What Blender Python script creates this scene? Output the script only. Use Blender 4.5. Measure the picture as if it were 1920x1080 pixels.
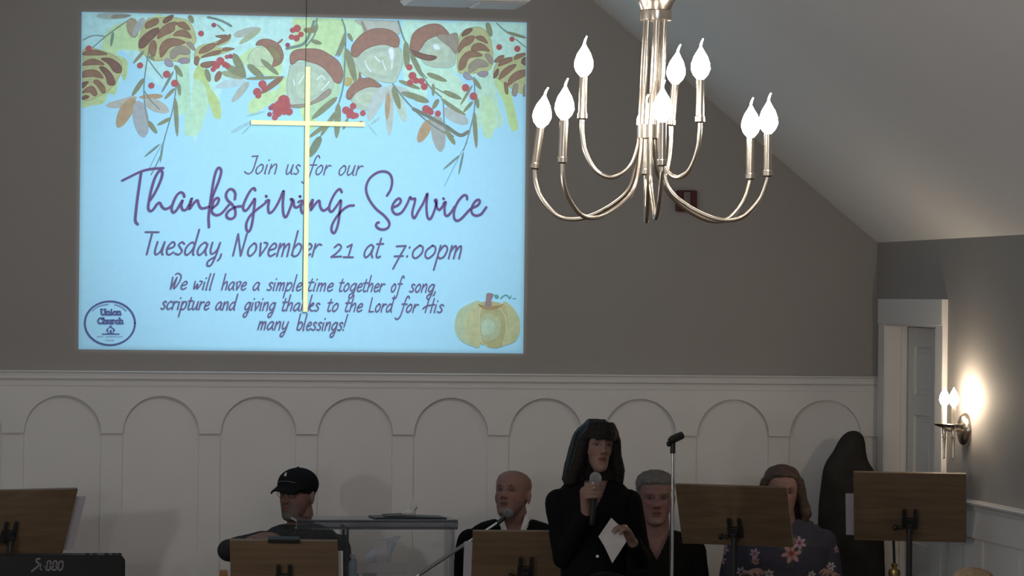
import bpy, bmesh, math, random
import numpy as np
from mathutils import Vector, Matrix, noise as mnoise

for _o in list(bpy.data.objects):
    bpy.data.objects.remove(_o, do_unlink=True)
SC = bpy.context.scene
COL = SC.collection
R = math.radians
PI = math.pi
LP1, LP2, LP3, LP4 = 76.0, 29.0, 30.0, 138.0     # lamp powers
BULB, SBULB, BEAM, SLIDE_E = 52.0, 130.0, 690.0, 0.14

# ------------------------------------------------------------------ camera, world, lights, exposure
F_PX = 6500.0                       # focal length in pixels of the 1920 px wide frame
YAW, PITCH, ROLL = R(9.65), R(0.22), R(0.63)
CAM = Vector((-1.825, -16.64, 2.23))
FWD = Vector((math.sin(YAW) * math.cos(PITCH), math.cos(YAW) * math.cos(PITCH), math.sin(PITCH)))
_r0 = Vector((math.cos(YAW), -math.sin(YAW), 0))
_u0 = _r0.cross(FWD)
RGT = _r0 * math.cos(ROLL) + _u0 * math.sin(ROLL)
UPV = _u0 * math.cos(ROLL) - _r0 * math.sin(ROLL)
cam_d = bpy.data.cameras.new('camera')
cam_d.sensor_width = 36.0
cam_d.lens = F_PX / 1920.0 * 36.0
cam_d.clip_end = 200
cam_o = bpy.data.objects.new('camera', cam_d)
cam_o.matrix_world = Matrix(((RGT.x, UPV.x, -FWD.x, CAM.x), (RGT.y, UPV.y, -FWD.y, CAM.y), (RGT.z, UPV.z, -FWD.z, CAM.z), (0, 0, 0, 1)))
COL.objects.link(cam_o)
SC.camera = cam_o


def ray(px, py):
    return FWD * F_PX + RGT * (px - 960.0) - UPV * (py - 540.0)


def P(px, py, y=0.0):
    """the point at distance y in front of (-) the back wall that the photo shows at px, py"""
    d = ray(px, py)
    return CAM + d * ((y - CAM.y) / d.y)


def PX(px, py, x):
    d = ray(px, py)
    return CAM + d * ((x - CAM.x) / d.x)


def S(px, y):
    """length in metres of px pixels at distance y from the back wall"""
    return px * (y - CAM.y) / F_PX / math.cos(YAW) * 1.0


world = bpy.data.worlds.new('world')
SC.world = world
world.use_nodes = True
world.node_tree.nodes['Background'].inputs[0].default_value = (0.9, 0.93, 1.0, 1)
world.node_tree.nodes['Background'].inputs[1].default_value = 0.05

SC.view_settings.view_transform = 'Standard'
SC.view_settings.look = 'None'
SC.view_settings.gamma = 1.0
SC.view_settings.exposure = 0.0
SC.view_settings.use_curve_mapping = False
SC.cycles.use_denoising = True
SC.cycles.max_bounces = 8
SC.cycles.sample_clamp_indirect = 4.0


def lamp(name, kind, loc, power, color, size=0.2, rot=None):
    d = bpy.data.lights.new(name, kind)
    d.energy = power
    d.color = color
    if kind == 'AREA':
        d.shape = 'DISK'
        d.size = size
    else:
        d.shadow_soft_size = size
    o = bpy.data.objects.new(name, d)
    o.location = loc
    if rot:
        o.rotation_euler = rot
    COL.objects.link(o)
    return o


# added fill lamps that brighten the room, all out of view
for _x in (-0.75, 0.75):          # unseen spots added to brighten the upper back wall
    _o = lamp('wall_fill_spot', 'SPOT', (_x, -3.6, 4.0), LP1 / 2, (1.0, 0.965, 0.93), 0.10, (R(90 - 13), 0, R(2 if _x > 0 else -2)))
    _o.data.spot_size = R(84)
    _o.data.spot_blend = 1.0
for _y in (-4.5, -8.5, -12.5):    # unseen lamps added by the left wall to lift ceiling and right wall
    lamp('left_wall_fill', 'POINT', (-2.62, _y, 1.85), LP4 / 3, (1.0, 0.985, 0.975), 0.06)
lamp('nave_fill', 'POINT', (0.0, -10.5, 3.0), LP2, (1.0, 0.985, 0.975), 0.15)  # this and the next: unseen fill added along the nave
lamp('nave_fill', 'POINT', (0.0, -15.0, 3.0), LP3, (1.0, 0.99, 0.98), 0.2)

# ------------------------------------------------------------------ helpers


def lin(c):
    c = c / 255.0
    return c / 12.92 if c <= 0.04045 else ((c + 0.055) / 1.055) ** 2.4


def L3(r, g, b):
    return (lin(r), lin(g), lin(b))


def mat(name, color, rough=0.6, metal=0.0, var=0.06, vscale=30.0, bump=0.0, bscale=200.0, emit=None, estr=0.0, attr=None, spec=0.5, trans=0.0, ior=1.45):
    m = bpy.data.materials.new(name)
    m.use_nodes = True
    nt = m.node_tree
    b = nt.nodes['Principled BSDF']
    b.inputs['Roughness'].default_value = rough
    b.inputs['Metallic'].default_value = metal
    b.inputs['Specular IOR Level'].default_value = spec
    b.inputs['IOR'].default_value = ior
    b.inputs['Transmission Weight'].default_value = trans
    tc = nt.nodes.new('ShaderNodeTexCoord')
    nz = nt.nodes.new('ShaderNodeTexNoise')
    nz.inputs['Scale'].default_value = vscale
    nz.inputs['Detail'].default_value = 4
    nt.links.new(tc.outputs['Object'], nz.inputs['Vector'])
    mr = nt.nodes.new('ShaderNodeMapRange')
    mr.inputs[1].default_value = 0.25
    mr.inputs[2].default_value = 0.75
    mr.inputs[3].default_value = 1 - var
    mr.inputs[4].default_value = 1 + var
    nt.links.new(nz.outputs[0], mr.inputs[0])
    mx = nt.nodes.new('ShaderNodeMix')
    mx.data_type = 'RGBA'
    mx.blend_type = 'MULTIPLY'
    mx.inputs[0].default_value = 1.0
    if attr:
        at = nt.nodes.new('ShaderNodeAttribute')
        at.attribute_name = attr
        nt.links.new(at.outputs['Color'], mx.inputs[6])
    else:
        mx.inputs[6].default_value = (*color, 1)
    nt.links.new(mr.outputs[0], mx.inputs[7])
    nt.links.new(mx.outputs[2], b.inputs['Base Color'])
    if bump:
        n2 = nt.nodes.new('ShaderNodeTexNoise')
        n2.inputs['Scale'].default_value = bscale
        n2.inputs['Detail'].default_value = 5
        nt.links.new(tc.outputs['Object'], n2.inputs['Vector'])
        bp = nt.nodes.new('ShaderNodeBump')
        bp.inputs['Strength'].default_value = bump
        bp.inputs['Distance'].default_value = 0.01
        nt.links.new(n2.outputs[0], bp.inputs['Height'])
        nt.links.new(bp.outputs[0], b.inputs['Normal'])
    if emit is not None:
        if emit == 'attr':
            nt.links.new(mx.outputs[2], b.inputs['Emission Color'])
        else:
            b.inputs['Emission Color'].default_value = (*emit, 1)
        b.inputs['Emission Strength'].default_value = estr
    return m


def wood_mat(name, c1, c2, scale=6.0, rough=0.5):
    m = bpy.data.materials.new(name)
    m.use_nodes = True
    nt = m.node_tree
    b = nt.nodes['Principled BSDF']
    b.inputs['Roughness'].default_value = rough
    tc = nt.nodes.new('ShaderNodeTexCoord')
    mp = nt.nodes.new('ShaderNodeMapping')
    mp.inputs['Scale'].default_value = (1.2, 6.0, 26.0)
    nt.links.new(tc.outputs['Object'], mp.inputs['Vector'])
    nz = nt.nodes.new('ShaderNodeTexNoise')
    nz.inputs['Scale'].default_value = scale * 0.3
    nz.inputs['Detail'].default_value = 6
    nz.inputs['Distortion'].default_value = 0.6
    nt.links.new(mp.outputs[0], nz.inputs['Vector'])
    cr = nt.nodes.new('ShaderNodeValToRGB')
    cr.color_ramp.elements[0].color = (*c1, 1)
    cr.color_ramp.elements[1].color = (*c2, 1)
    cr.color_ramp.elements[0].position = 0.35
    cr.color_ramp.elements[1].position = 0.65
    nt.links.new(nz.outputs[0], cr.inputs[0])
    nt.links.new(cr.outputs[0], b.inputs['Base Color'])
    return m


def wpos(o):
    v = Vector((0, 0, 0))
    while o is not None:
        v = v + o.location
        o = o.parent
    return v


def finish(name, me, material, parent=None, origin=None, smooth=True):
    """link mesh data given in room coordinates as one object with its own origin"""
    n = len(me.vertices)
    co = np.empty(n * 3)
    me.vertices.foreach_get('co', co)
    co = co.reshape(-1, 3)
    lo, hi = co.min(0), co.max(0)
    if origin is None:
        origin = Vector(((lo[0] + hi[0]) / 2, (lo[1] + hi[1]) / 2, lo[2] if parent is None else (lo[2] + hi[2]) / 2))
    co = co - np.array(origin)
    me.vertices.foreach_set('co', co.ravel())
    me.update()
    o = bpy.data.objects.new(name, me)
    COL.objects.link(o)
    if parent is not None:
        o.parent = parent
        o.location = Vector(origin) - wpos(parent)
    else:
        o.location = origin
    me.materials.clear()
    me.materials.append(material)
    if smooth:
        me.polygons.foreach_set('use_smooth', [True] * len(me.polygons))
        try:
            me.set_sharp_from_angle(angle=R(38))
        except Exception:
            pass
    return o


class MB:
    """collects shapes in room coordinates; build() links them as one mesh object"""

    def __init__(self):
        self.v, self.f, self.c = [], [], []
        self.cc = None

    def add(self, vs, fs, col=None):
        n = len(self.v)
        self.v += [tuple(p) for p in vs]
        self.f += [tuple(i + n for i in q) for q in fs]
        self.c += [col] * len(fs)
        return self

    def box(self, c, s, rot=None):
        hx, hy, hz = s[0] / 2, s[1] / 2, s[2] / 2
        vs = [Vector((x, y, z)) for x in (-hx, hx) for y in (-hy, hy) for z in (-hz, hz)]
        if rot is not None:
            vs = [rot @ p for p in vs]
        vs = [p + Vector(c) for p in vs]
        return self.add(vs, [(0, 1, 3, 2), (4, 6, 7, 5), (0, 4, 5, 1), (2, 3, 7, 6), (0, 2, 6, 4), (1, 5, 7, 3)])

    def box2(self, a, b):
        return self.box([(a[i] + b[i]) / 2 for i in range(3)], [abs(b[i] - a[i]) for i in range(3)])

    def tube(self, pts, rad, n=12, flat=None):
        pts = [Vector(p) for p in pts]
        if not hasattr(rad, '__len__'):
            rad = [rad] * len(pts)
        vs, fs = [], []
        t0 = (pts[1] - pts[0]).normalized()
        ref = Vector((0, 0, 1)) if abs(t0.z) < 0.9 else Vector((1, 0, 0))
        u = t0.cross(ref).normalized()
        for i, p in enumerate(pts):
            a = pts[max(i - 1, 0)]
            b = pts[min(i + 1, len(pts) - 1)]
            t = (b - a).normalized()
            u = (u - t * u.dot(t)).normalized()
            w = t.cross(u)
            for k in range(n):
                an = 2 * PI * k / n
                vs.append(p + (u * math.cos(an) + w * math.sin(an)) * rad[i])
        m = len(pts)
        for i in range(m - 1):
            for k in range(n):
                fs.append((i * n + k, i * n + (k + 1) % n, (i + 1) * n + (k + 1) % n, (i + 1) * n + k))
        fs.append(tuple(range(n - 1, -1, -1)))
        fs.append(tuple((m - 1) * n + k for k in range(n)))
        return self.add(vs, fs)

    def cap(self, a, b, ra, rb, n=12):
        """tapered capsule with round ends"""
        a, b = Vector(a), Vector(b)
        t = (b - a)
        ln = t.length
        t = t / ln if ln > 1e-9 else Vector((0, 0, 1))
        pts, rs = [], []
        for k in range(5):
            an = PI / 2 * k / 4
            pts.append(a - t * (ra * math.cos(an)))
            rs.append(max(ra * math.sin(an), 1e-4))
        for k in range(5):
            an = PI / 2 * k / 4
            pts.append(b + t * (rb * math.sin(an)))
            rs.append(max(rb * math.cos(an), 1e-4))
        return self.tube(pts, rs, n)

    def chain(self, pts, rs, n=12):
        for i in range(len(pts) - 1):
            self.cap(pts[i], pts[i + 1], rs[i], rs[i + 1], n)
        return self

    def ell(self, c, r, rot=None, n=20, m=12):
        vs, fs = [], []
        c = Vector(c)
        for i in range(m + 1):
            th = PI * i / m
            for k in range(n):
                ph = 2 * PI * k / n
                p = Vector((r[0] * math.sin(th) * math.cos(ph), r[1] * math.sin(th) * math.sin(ph), r[2] * math.cos(th)))
                if i in (0, m):
                    p = Vector((1e-5 * math.cos(ph), 1e-5 * math.sin(ph), p.z))
                vs.append(c + (rot @ p if rot is not None else p))
        for i in range(m):
            for k in range(n):
                fs.append((i * n + k, (i + 1) * n + k, (i + 1) * n + (k + 1) % n, i * n + (k + 1) % n))
        return self.add(vs, fs)

    def loft(self, rings, n=28, p=2.3):
        """rings of (centre, half width x, half depth y, turn about z)"""
        vs, fs = [], []
        for (c, rx, ry, tz) in rings:
            c = Vector(c)
            for k in range(n):
                an = 2 * PI * k / n
                cx, sy = math.cos(an), math.sin(an)
                x = rx * math.copysign(abs(cx) ** (2 / p), cx)
                y = ry * math.copysign(abs(sy) ** (2 / p), sy)
                vs.append(c + Vector((x * math.cos(tz) - y * math.sin(tz), x * math.sin(tz) + y * math.cos(tz), 0)))
        m = len(rings)
        up = 1 if Vector(rings[-1][0]).z > Vector(rings[0][0]).z else -1
        for i in range(m - 1):
            for k in range(n):
                q = (i * n + k, i * n + (k + 1) % n, (i + 1) * n + (k + 1) % n, (i + 1) * n + k)
                fs.append(q if up > 0 else q[::-1])
        a, b = tuple(range(n - 1, -1, -1)), tuple((m - 1) * n + k for k in range(n))
        fs += [a, b] if up > 0 else [a[::-1], b[::-1]]
        return self.add(vs, fs)

    def lathe(self, c, prof, n=24, axis=None):
        """profile of (radius, height) spun about an axis through c"""
        vs, fs = [], []
        c = Vector(c)
        q = Vector((0, 0, 1)).rotation_difference(Vector(axis)).to_matrix() if axis is not None else Matrix.Identity(3)
        for (r, h) in prof:
            for k in range(n):
                an = 2 * PI * k / n
                vs.append(c + q @ Vector((max(r, 1e-4) * math.cos(an), max(r, 1e-4) * math.sin(an), h)))
        for i in range(len(prof) - 1):
            for k in range(n):
                fs.append((i * n + k, i * n + (k + 1) % n, (i + 1) * n + (k + 1) % n, (i + 1) * n + k))
        fs.append(tuple(range(n - 1, -1, -1)))
        fs.append(tuple((len(prof) - 1) * n + k for k in range(n)))
        return self.add(vs, fs)

    def extrude(self, poly, d):
        """closed polygon of room points pushed along d"""
        n = len(poly)
        d = Vector(d)
        a = [Vector(p) for p in poly]
        vs = a + [p + d for p in a]
        fs = [tuple(range(n)), tuple(range(2 * n - 1, n - 1, -1))]
        fs += [(i, i + n, (i + 1) % n + n, (i + 1) % n) for i in range(n)]
        return self.add(vs, fs)

    def data(self, name):
        me = bpy.data.meshes.new(name)
        me.from_pydata([tuple(p) for p in self.v], [], self.f)
        if any(c is not None for c in self.c):
            at = me.color_attributes.new('tint', 'FLOAT_COLOR', 'CORNER')
            arr = []
            for c, f in zip(self.c, self.f):
                c = c or (1, 1, 1)
                arr += [c[0], c[1], c[2], 1.0] * len(f)
            at.data.foreach_set('color', arr)
        me.update()
        return me

    def build(self, name, material, parent=None, origin=None, smooth=True, bevel=0.0, normals=True):
        me = self.data(name)
        if normals:
            bm = bmesh.new()
            bm.from_mesh(me)
            bmesh.ops.recalc_face_normals(bm, faces=bm.faces)
            bm.to_mesh(me)
            bm.free()
        o = finish(name, me, material, parent, origin, smooth)
        if bevel:
            md = o.modifiers.new('bevel', 'BEVEL')
            md.width = bevel
            md.segments = 2
            md.limit_method = 'ANGLE'
        return o

    def vox(self, name, material, parent=None, voxel=0.006, smooth=3, color=None, rough=0.0, nscale=60.0, origin=None):
        """fuse all shapes into one continuous skin"""
        me = self.data(name)
        ob = bpy.data.objects.new('tmp', me)
        COL.objects.link(ob)
        rm = ob.modifiers.new('r', 'REMESH')
        rm.mode = 'VOXEL'
        rm.voxel_size = voxel
        rm.adaptivity = 0.0
        if smooth:
            sm = ob.modifiers.new('s', 'SMOOTH')
            sm.iterations = smooth
            sm.factor = 0.5
        dg = bpy.context.evaluated_depsgraph_get()
        dg.update()
        out = bpy.data.meshes.new_from_object(ob.evaluated_get(dg))
        bpy.data.objects.remove(ob, do_unlink=True)
        bpy.data.meshes.remove(me)
        out.name = name
        n = len(out.vertices)
        co = np.empty(n * 3)
        out.vertices.foreach_get('co', co)
        co = co.reshape(-1, 3)
        if rough:
            no = np.empty(n * 3)
            out.vertices.foreach_get('normal', no)
            no = no.reshape(-1, 3)
            d = np.array([mnoise.noise(Vector(p) * nscale) for p in co])
            co = co + no * (d * rough)[:, None]
            out.vertices.foreach_set('co', co.ravel())
        if color is not None:
            at = out.color_attributes.new('tint', 'FLOAT_COLOR', 'POINT')
            cs = np.ones((n, 4))
            cs[:, :3] = color(co)
            at.data.foreach_set('color', cs.ravel())
        out.update()
        return finish(name, out, material, parent, origin, True)


def tag(o, label, cat, group=None, kind=None):
    o['label'] = label
    o['category'] = cat
    if group:
        o['group'] = group
    if kind:
        o['kind'] = kind
    return o


def thing(name, label, cat, loc, group=None):
    o = bpy.data.objects.new(name, None)
    o.empty_display_size = 0.1
    COL.objects.link(o)
    o.location = loc
    return tag(o, label, cat, group)


def struct(o):
    o['kind'] = 'structure'
    return o


def catmull(pts, k=6, closed=False):
    pts = [np.array(p, float) for p in pts]
    n = len(pts)
    if n < 3:
        return pts
    out = []
    rng = range(n) if closed else range(n - 1)
    for i in rng:
        if closed:
            p0, p1, p2, p3 = pts[i - 1], pts[i], pts[(i + 1) % n], pts[(i + 2) % n]
        else:
            p1, p2 = pts[i], pts[i + 1]
            p0 = pts[i - 1] if i else 2 * p1 - p2
            p3 = pts[i + 2] if i + 2 < n else 2 * p2 - p1
        for j in range(k):
            t = j / k
            out.append(0.5 * ((2 * p1) + (-p0 + p2) * t + (2 * p0 - 5 * p1 + 4 * p2 - p3) * t * t + (-p0 + 3 * p1 - 3 * p2 + p3) * t ** 3))
    if not closed:
        out.append(pts[-1])
    return out

# ------------------------------------------------------------------ materials
M_wall = mat('grey wall paint', (0.300, 0.287, 0.275), 0.75, var=0.035, vscale=1.6, bump=0.05, bscale=260)
M_ceil = mat('ceiling paint', (0.84, 0.83, 0.82), 0.85, var=0.03, vscale=1.2, bump=0.05, bscale=180)
M_white = mat('white trim paint', (0.65, 0.645, 0.64), 0.5, var=0.03, vscale=2.5)
M_floor = wood_mat('floor boards', (0.10, 0.065, 0.04), (0.17, 0.11, 0.07), 3.0, 0.45)
M_black = mat('black metal', (0.016, 0.016, 0.017), 0.45, var=0.1)
M_nickel = mat('brushed nickel', (0.56, 0.51, 0.44), 0.26, 1.0, var=0.05, vscale=80)
M_chrome = mat('chrome tube', (0.66, 0.66, 0.66), 0.22, 1.0, var=0.03)
M_paper = mat('white paper', (0.66, 0.65, 0.66), 0.8, var=0.02)
M_paperc = mat('lavender sheet', (0.50, 0.48, 0.54), 0.8, var=0.02)
M_stand = wood_mat('oiled plywood', (0.142, 0.096, 0.058), (0.188, 0.130, 0.080), 5.0, 0.5)
M_bulb = mat('glowing bulb glass', (1, 0.95, 0.9), 0.3, var=0.0, emit=(1.0, 0.86, 0.72), estr=BULB)
M_sbulb = mat('glowing sconce bulb', (1, 0.95, 0.9), 0.3, var=0.0, emit=(1.0, 0.80, 0.58), estr=SBULB)
M_candle = mat('candle sleeve', (0.75, 0.70, 0.62), 0.4, var=0.03)

# ------------------------------------------------------------------ the room
HW = 2.84           # half width of the room, ridge runs along x = 0
EAVE, RIDGE = 2.541, 4.817
YR = -19.5          # rear wall, behind the camera


def zc(x):
    return RIDGE - (RIDGE - EAVE) * abs(x) / HW


b = MB()
b.box2((-HW - 0.2, YR - 0.1, -0.15), (HW + 0.2, 0.1, 0.0))
struct(b.build('floor', M_floor, smooth=False))
b = MB()
b.extrude([(-HW - 0.2, 0, 0), (HW + 0.2, 0, 0), (HW + 0.2, 0, zc(HW)), (0, 0, RIDGE), (-HW - 0.2, 0, zc(HW))], (0, 0.12, 0))
struct(b.build('wall_back', M_wall, smooth=False))
b = MB()
b.extrude([(-HW - 0.2, YR, 0), (HW + 0.2, YR, 0), (HW + 0.2, YR, zc(HW)), (0, YR, RIDGE), (-HW - 0.2, YR, zc(HW))], (0, -0.12, 0))
struct(b.build('wall_rear', M_wall, smooth=False))
b = MB()
b.box2((-HW - 0.14, YR, 0), (-HW, 0, EAVE))
struct(b.build('wall_left', M_wall, smooth=False))
b = MB()
sl = (RIDGE - EAVE) / HW
poly = [(-HW - 0.2, 0, EAVE - 0.2 * sl), (0, 0, RIDGE), (HW + 0.2, 0, EAVE - 0.2 * sl),
        (HW + 0.2, 0, EAVE - 0.2 * sl + 0.15), (0, 0, RIDGE + 0.15), (-HW - 0.2, 0, EAVE - 0.2 * sl + 0.15)]
# the two slopes start just behind the room faces of the walls
b.extrude([(x, 0.12, z) for (x, y, z) in poly[:2]] + [(0, 0.12, RIDGE + 0.15), (-HW - 0.2, 0.12, EAVE - 0.2 * sl + 0.15)], (0, YR - 0.24, 0))
b.extrude([(0, 0.12, RIDGE), (HW + 0.2, 0.12, EAVE - 0.2 * sl), (HW + 0.2, 0.12, EAVE - 0.2 * sl + 0.15), (0, 0.12, RIDGE + 0.15)], (0, YR - 0.24, 0))
struct(b.build('ceiling', M_ceil, smooth=False))

# right wall with its doorway
DX, DY0, DY1, DZ = HW, -0.23, -1.105, 2.145
TH = 0.17
b = MB()
b.box2((HW, 0, 0), (HW + TH, DY0, EAVE))
b.box2((HW, DY1, 0), (HW + TH, YR, EAVE))
b.box2((HW, DY0, DZ), (HW + TH, DY1, EAVE))
struct(b.build('wall_right', M_wall, smooth=False))
# casing, head casing and jamb lining
b = MB()
CP = 0.027
b.box2((HW - CP, -0.125, 0), (HW, DY0 - 0.008, DZ))
b.box2((HW - CP, DY1 + 0.008, 0), (HW, -1.215, DZ))
b.box2((HW - CP - 0.004, -0.125, DZ - 0.006), (HW, -1.215, 2.262))
b.box2((HW - CP + 0.006, DY0 - 0.001, 0), (HW + TH, DY0 - 0.014, DZ))
b.box2((HW - CP + 0.006, DY1 + 0.001, 0), (HW + TH, DY1 + 0.014, DZ))
b.box2((HW - CP + 0.006, DY0, DZ - 0.014), (HW + TH, DY1, DZ - 0.001))
b.box2((HW + 0.055, DY0 - 0.014, 0), (HW + 0.085, DY0 - 0.026, DZ - 0.014))
struct(b.build('trim_1', M_white, smooth=False, bevel=0.003))
# door leaf with sunk panels
b = MB()
xd = HW + 0.090
ya, yb = DY0 - 0.02, DY1 + 0.017
st = 0.105
zs = [0.01, 0.24, 0.96, 1.10, 1.70, 1.80, 2.025, 2.125]
b.box2((xd + 0.016, ya, 0.01), (xd + 0.036, yb, 2.125))
b.box2((xd, ya, 0.01), (xd + 0.018, ya - st, 2.125))
b.box2((xd, yb + st, 0.01), (xd + 0.018, yb, 2.125))
ym = (ya + yb) / 2
b.box2((xd + 0.0008, ym + 0.05, 0.02), (xd + 0.0185, ym - 0.05, 2.115))
for z0, z1 in ((0.01, 0.24), (0.92, 1.08), (1.70, 1.80), (2.03, 2.125)):
    b.box2((xd, ya - st - 0.0005, z0), (xd + 0.0178, yb + st + 0.0005, z1))
for z0, z1 in ((0.24, 0.92), (1.08, 1.70), (1.80, 2.03)):
    for y0, y1 in ((ya - st, ym + 0.05), (ym - 0.05, yb + st)):
        b.box2((xd + 0.008, y0 - 0.03, z0 + 0.03), (xd + 0.018, y1 + 0.03, z1 - 0.03))
dr = struct(b.build('door_1', M_white, smooth=False, bevel=0.003))
b = MB()
b.lathe((xd, yb + 0.06, 0.98), [(0.028, 0), (0.028, 0.006), (0.011, 0.008), (0.011, 0.03), (0.026, 0.036), (0.028, 0.05), (0.018, 0.06)], 20, (-1, 0, 0))
b.build('door_knob', M_nickel, dr)

# arcaded wainscot on the back wall: back board, stiles, spandrel board with arches cut out
ZS, ZA, ZT = 1.580, 1.760, 1.812      # spring line, arch tops, underside of the cap
PITCH_A, X0, RAD = 0.4671, -1.1615, 0.182
b = MB()
b.box2((-HW, -0.012, 0), (HW, 0, ZT))
centres = [X0 + PITCH_A * k for k in range(-3, 9)]
for k in range(len(centres) + 1):
    xc = X0 + PITCH_A * (k - 3.5)
    a0, a1 = max(xc - 0.0515, -HW), min(xc + 0.0515, HW)
    if a1 - a0 > 0.02:
        b.box2((a0, -0.021, 0.0), (a1, -0.011, ZS + 0.004))
fy, by = -0.036, -0.011
xs_prev = -HW
NA = 28
for xc in centres:
    arc = []
    for i in range(NA + 1):
        an = PI - PI * i / NA
        x, z = xc + RAD * math.cos(an), ZS + (ZA - ZS) * math.sin(an)
        arc.append((min(max(x, -HW), HW), z))
    for (xa, za), (xb, zb) in zip(arc[:-1], arc[1:]):
        if xb - xa < 1e-5:
            continue
        v = [(xa, fy, za), (xb, fy, zb), (xb, fy, ZT), (xa, fy, ZT), (xa, by, za), (xb, by, zb)]
        b.add(v, [(0, 1, 2, 3), (0, 4, 5, 1)])
    xl = xc - RAD
    if xl > xs_prev:
        v = [(xs_prev, fy, ZS), (xl, fy, ZS), (xl, fy, ZT), (xs_prev, fy, ZT), (xs_prev, by, ZS), (xl, by, ZS)]
        b.add(v, [(0, 1, 2, 3), (0, 4, 5, 1)])
    xs_prev = xc + RAD
if xs_prev < HW:
    v = [(xs_prev, fy, ZS), (HW, fy, ZS), (HW, fy, ZT), (xs_prev, fy, ZT), (xs_prev, by, ZS), (HW, by, ZS)]
    b.add(v, [(0, 1, 2, 3), (0, 4, 5, 1)])
struct(b.build('trim_2', M_white, smooth=False, normals=False))
# cap rail with a nosing
b = MB()
prof = [(0, 1.878), (-0.050, 1.878), (-0.056, 1.872), (-0.050, 1.866), (-0.046, 1.850), (-0.050, 1.846), (-0.048, 1.838), (-0.040, 1.834), (-0.036, 1.822), (-0.041, 1.818), (-0.040, 1.806), (0, 1.806)]
b.extrude([(-HW, y, z) for y, z in prof], (2 * HW, 0, 0))
struct(b.build('trim_3', M_white, smooth=False))
# chair rail and wainscot on the right wall
b = MB()
b.box2((HW - 0.014, -1.215, 0), (HW, YR, 1.33))
b.box2((HW - 0.026, -1.215, 1.195), (HW - 0.012, YR, 1.33))
y = -1.215
while y > -6:
    b.box2((HW - 0.022, y, 0.14), (HW - 0.012, y - 0.10, 1.19))
    y -= 0.52
struct(b.build('trim_4', M_white, smooth=False))
b = MB()
prof = [(0, 1.362), (0.055, 1.362), (0.060, 1.355), (0.055, 1.345), (0.040, 1.338), (0.034, 1.322), (0, 1.322)]
b.extrude([(HW - d, -1.215, z) for d, z in prof], (0, YR + 1.215, 0))
struct(b.build('trim_5', M_white, smooth=False))
b = MB()
b.box2((-HW, -0.034, 0), (HW, -0.01, 0.14))
struct(b.build('baseboard_back', M_white, smooth=False))
b = MB()
b.box2((HW - 0.034, -1.215, 0), (HW - 0.01, YR, 0.14))
struct(b.build('baseboard_right', M_white, smooth=False))

# ------------------------------------------------------------------ fire alarm strobe on the back wall
t = thing('fire_alarm', 'small square dark red fire alarm on the grey wall behind the chandelier', 'fire alarm', P(1285, 378, 0))
c = P(1285.5, 377, 0)
M_red = mat('red plastic', (0.065, 0.010, 0.012), 0.4, var=0.05)
M_lens = mat('strobe lens', (0.16, 0.125, 0.13), 0.4, var=0.05)
b = MB()
b.box2((c.x - 0.052, -0.03, c.z - 0.052), (c.x + 0.052, -0.0, c.z + 0.052))
b.build('housing', M_red, t, smooth=False, bevel=0.006)
b = MB()
b.box2((c.x - 0.018, -0.045, c.z - 0.044), (c.x + 0.016, -0.03, c.z + 0.044))
b.build('strobe_lens', M_lens, t, smooth=False, bevel=0.005)

# ------------------------------------------------------------------ wall sconce by the door
sc_o = PX(1813, 806, HW)
t = thing('wall_sconce', 'two-candle nickel wall sconce, lit, on the right wall beside the white door', 'wall lamp', sc_o)
b = MB()
n = 24
ov = []
for k in range(n):
    an = 2 * PI * k / n
    ov.append((sc_o.y + 0.070 * math.sin(an), sc_o.z + 0.078 * math.copysign(abs(math.cos(an)) ** 1.25, math.cos(an))))
vs, fs = [], []
for lev, (s, dx) in enumerate(((1.0, 0.0), (0.98, -0.014), (0.80, -0.030), (0.45, -0.040), (0.05, -0.043))):
    for (y, z) in ov:
        vs.append((HW + dx, sc_o.y + (y - sc_o.y) * s, sc_o.z + (z - sc_o.z) * s))
for l in range(4):
    for k in range(n):
        fs.append((l * n + k, l * n + (k + 1) % n, (l + 1) * n + (k + 1) % n, (l + 1) * n + k))
fs.append(tuple(range(n)))
fs.append(tuple(4 * n + k for k in range(n)))
b.add(vs, fs).build('backplate', M_nickel, t)
XA = HW - 0.105
cps = [PX(1770.5, 798, XA), PX(1788, 799, XA + 0.01)]
b = MB()
for cp in cps:
    b.tube(catmull([(HW - 0.015, sc_o.y, sc_o.z - 0.0), (HW - 0.045, sc_o.y, sc_o.z), (XA + 0.03, (cp.y + sc_o.y) / 2, sc_o.z - 0.004), (cp.x, cp.y, cp.z - 0.012)]), 0.006, 10)
b.build('arm', M_nickel, t)
for cp in cps:
    b = MB()
    b.lathe((cp.x, cp.y, cp.z - 0.012), [(0.004, 0), (0.02, 0.004), (0.043, 0.014), (0.050, 0.021), (0.047, 0.022), (0.03, 0.015), (0.002, 0.012)], 28)
    b.build('drip_pan', M_nickel, t)
    b = MB()
    b.lathe((cp.x, cp.y, cp.z - 0.150), [(0.003, 0), (0.006, 0.004), (0.0045, 0.01), (0.008, 0.095), (0.011, 0.098), (0.008, 0.104), (0.012, 0.140), (0.007, 0.141)], 16)
    b.build('finial', M_nickel, t)
    b = MB()
    b.lathe((cp.x, cp.y, cp.z + 0.001), [(0.0105, 0), (0.0105, 0.085), (0.008, 0.088)], 20)
    b.build('candle_sleeve', M_candle, t)
    b = MB()
    b.lathe((cp.x, cp.y, cp.z + 0.089), [(0.008, 0), (0.017, 0.010), (0.0235, 0.026), (0.022, 0.042), (0.014, 0.060), (0.005, 0.074), (0.002, 0.084)], 20)
    b.build('bulb', M_sbulb, t)

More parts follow.
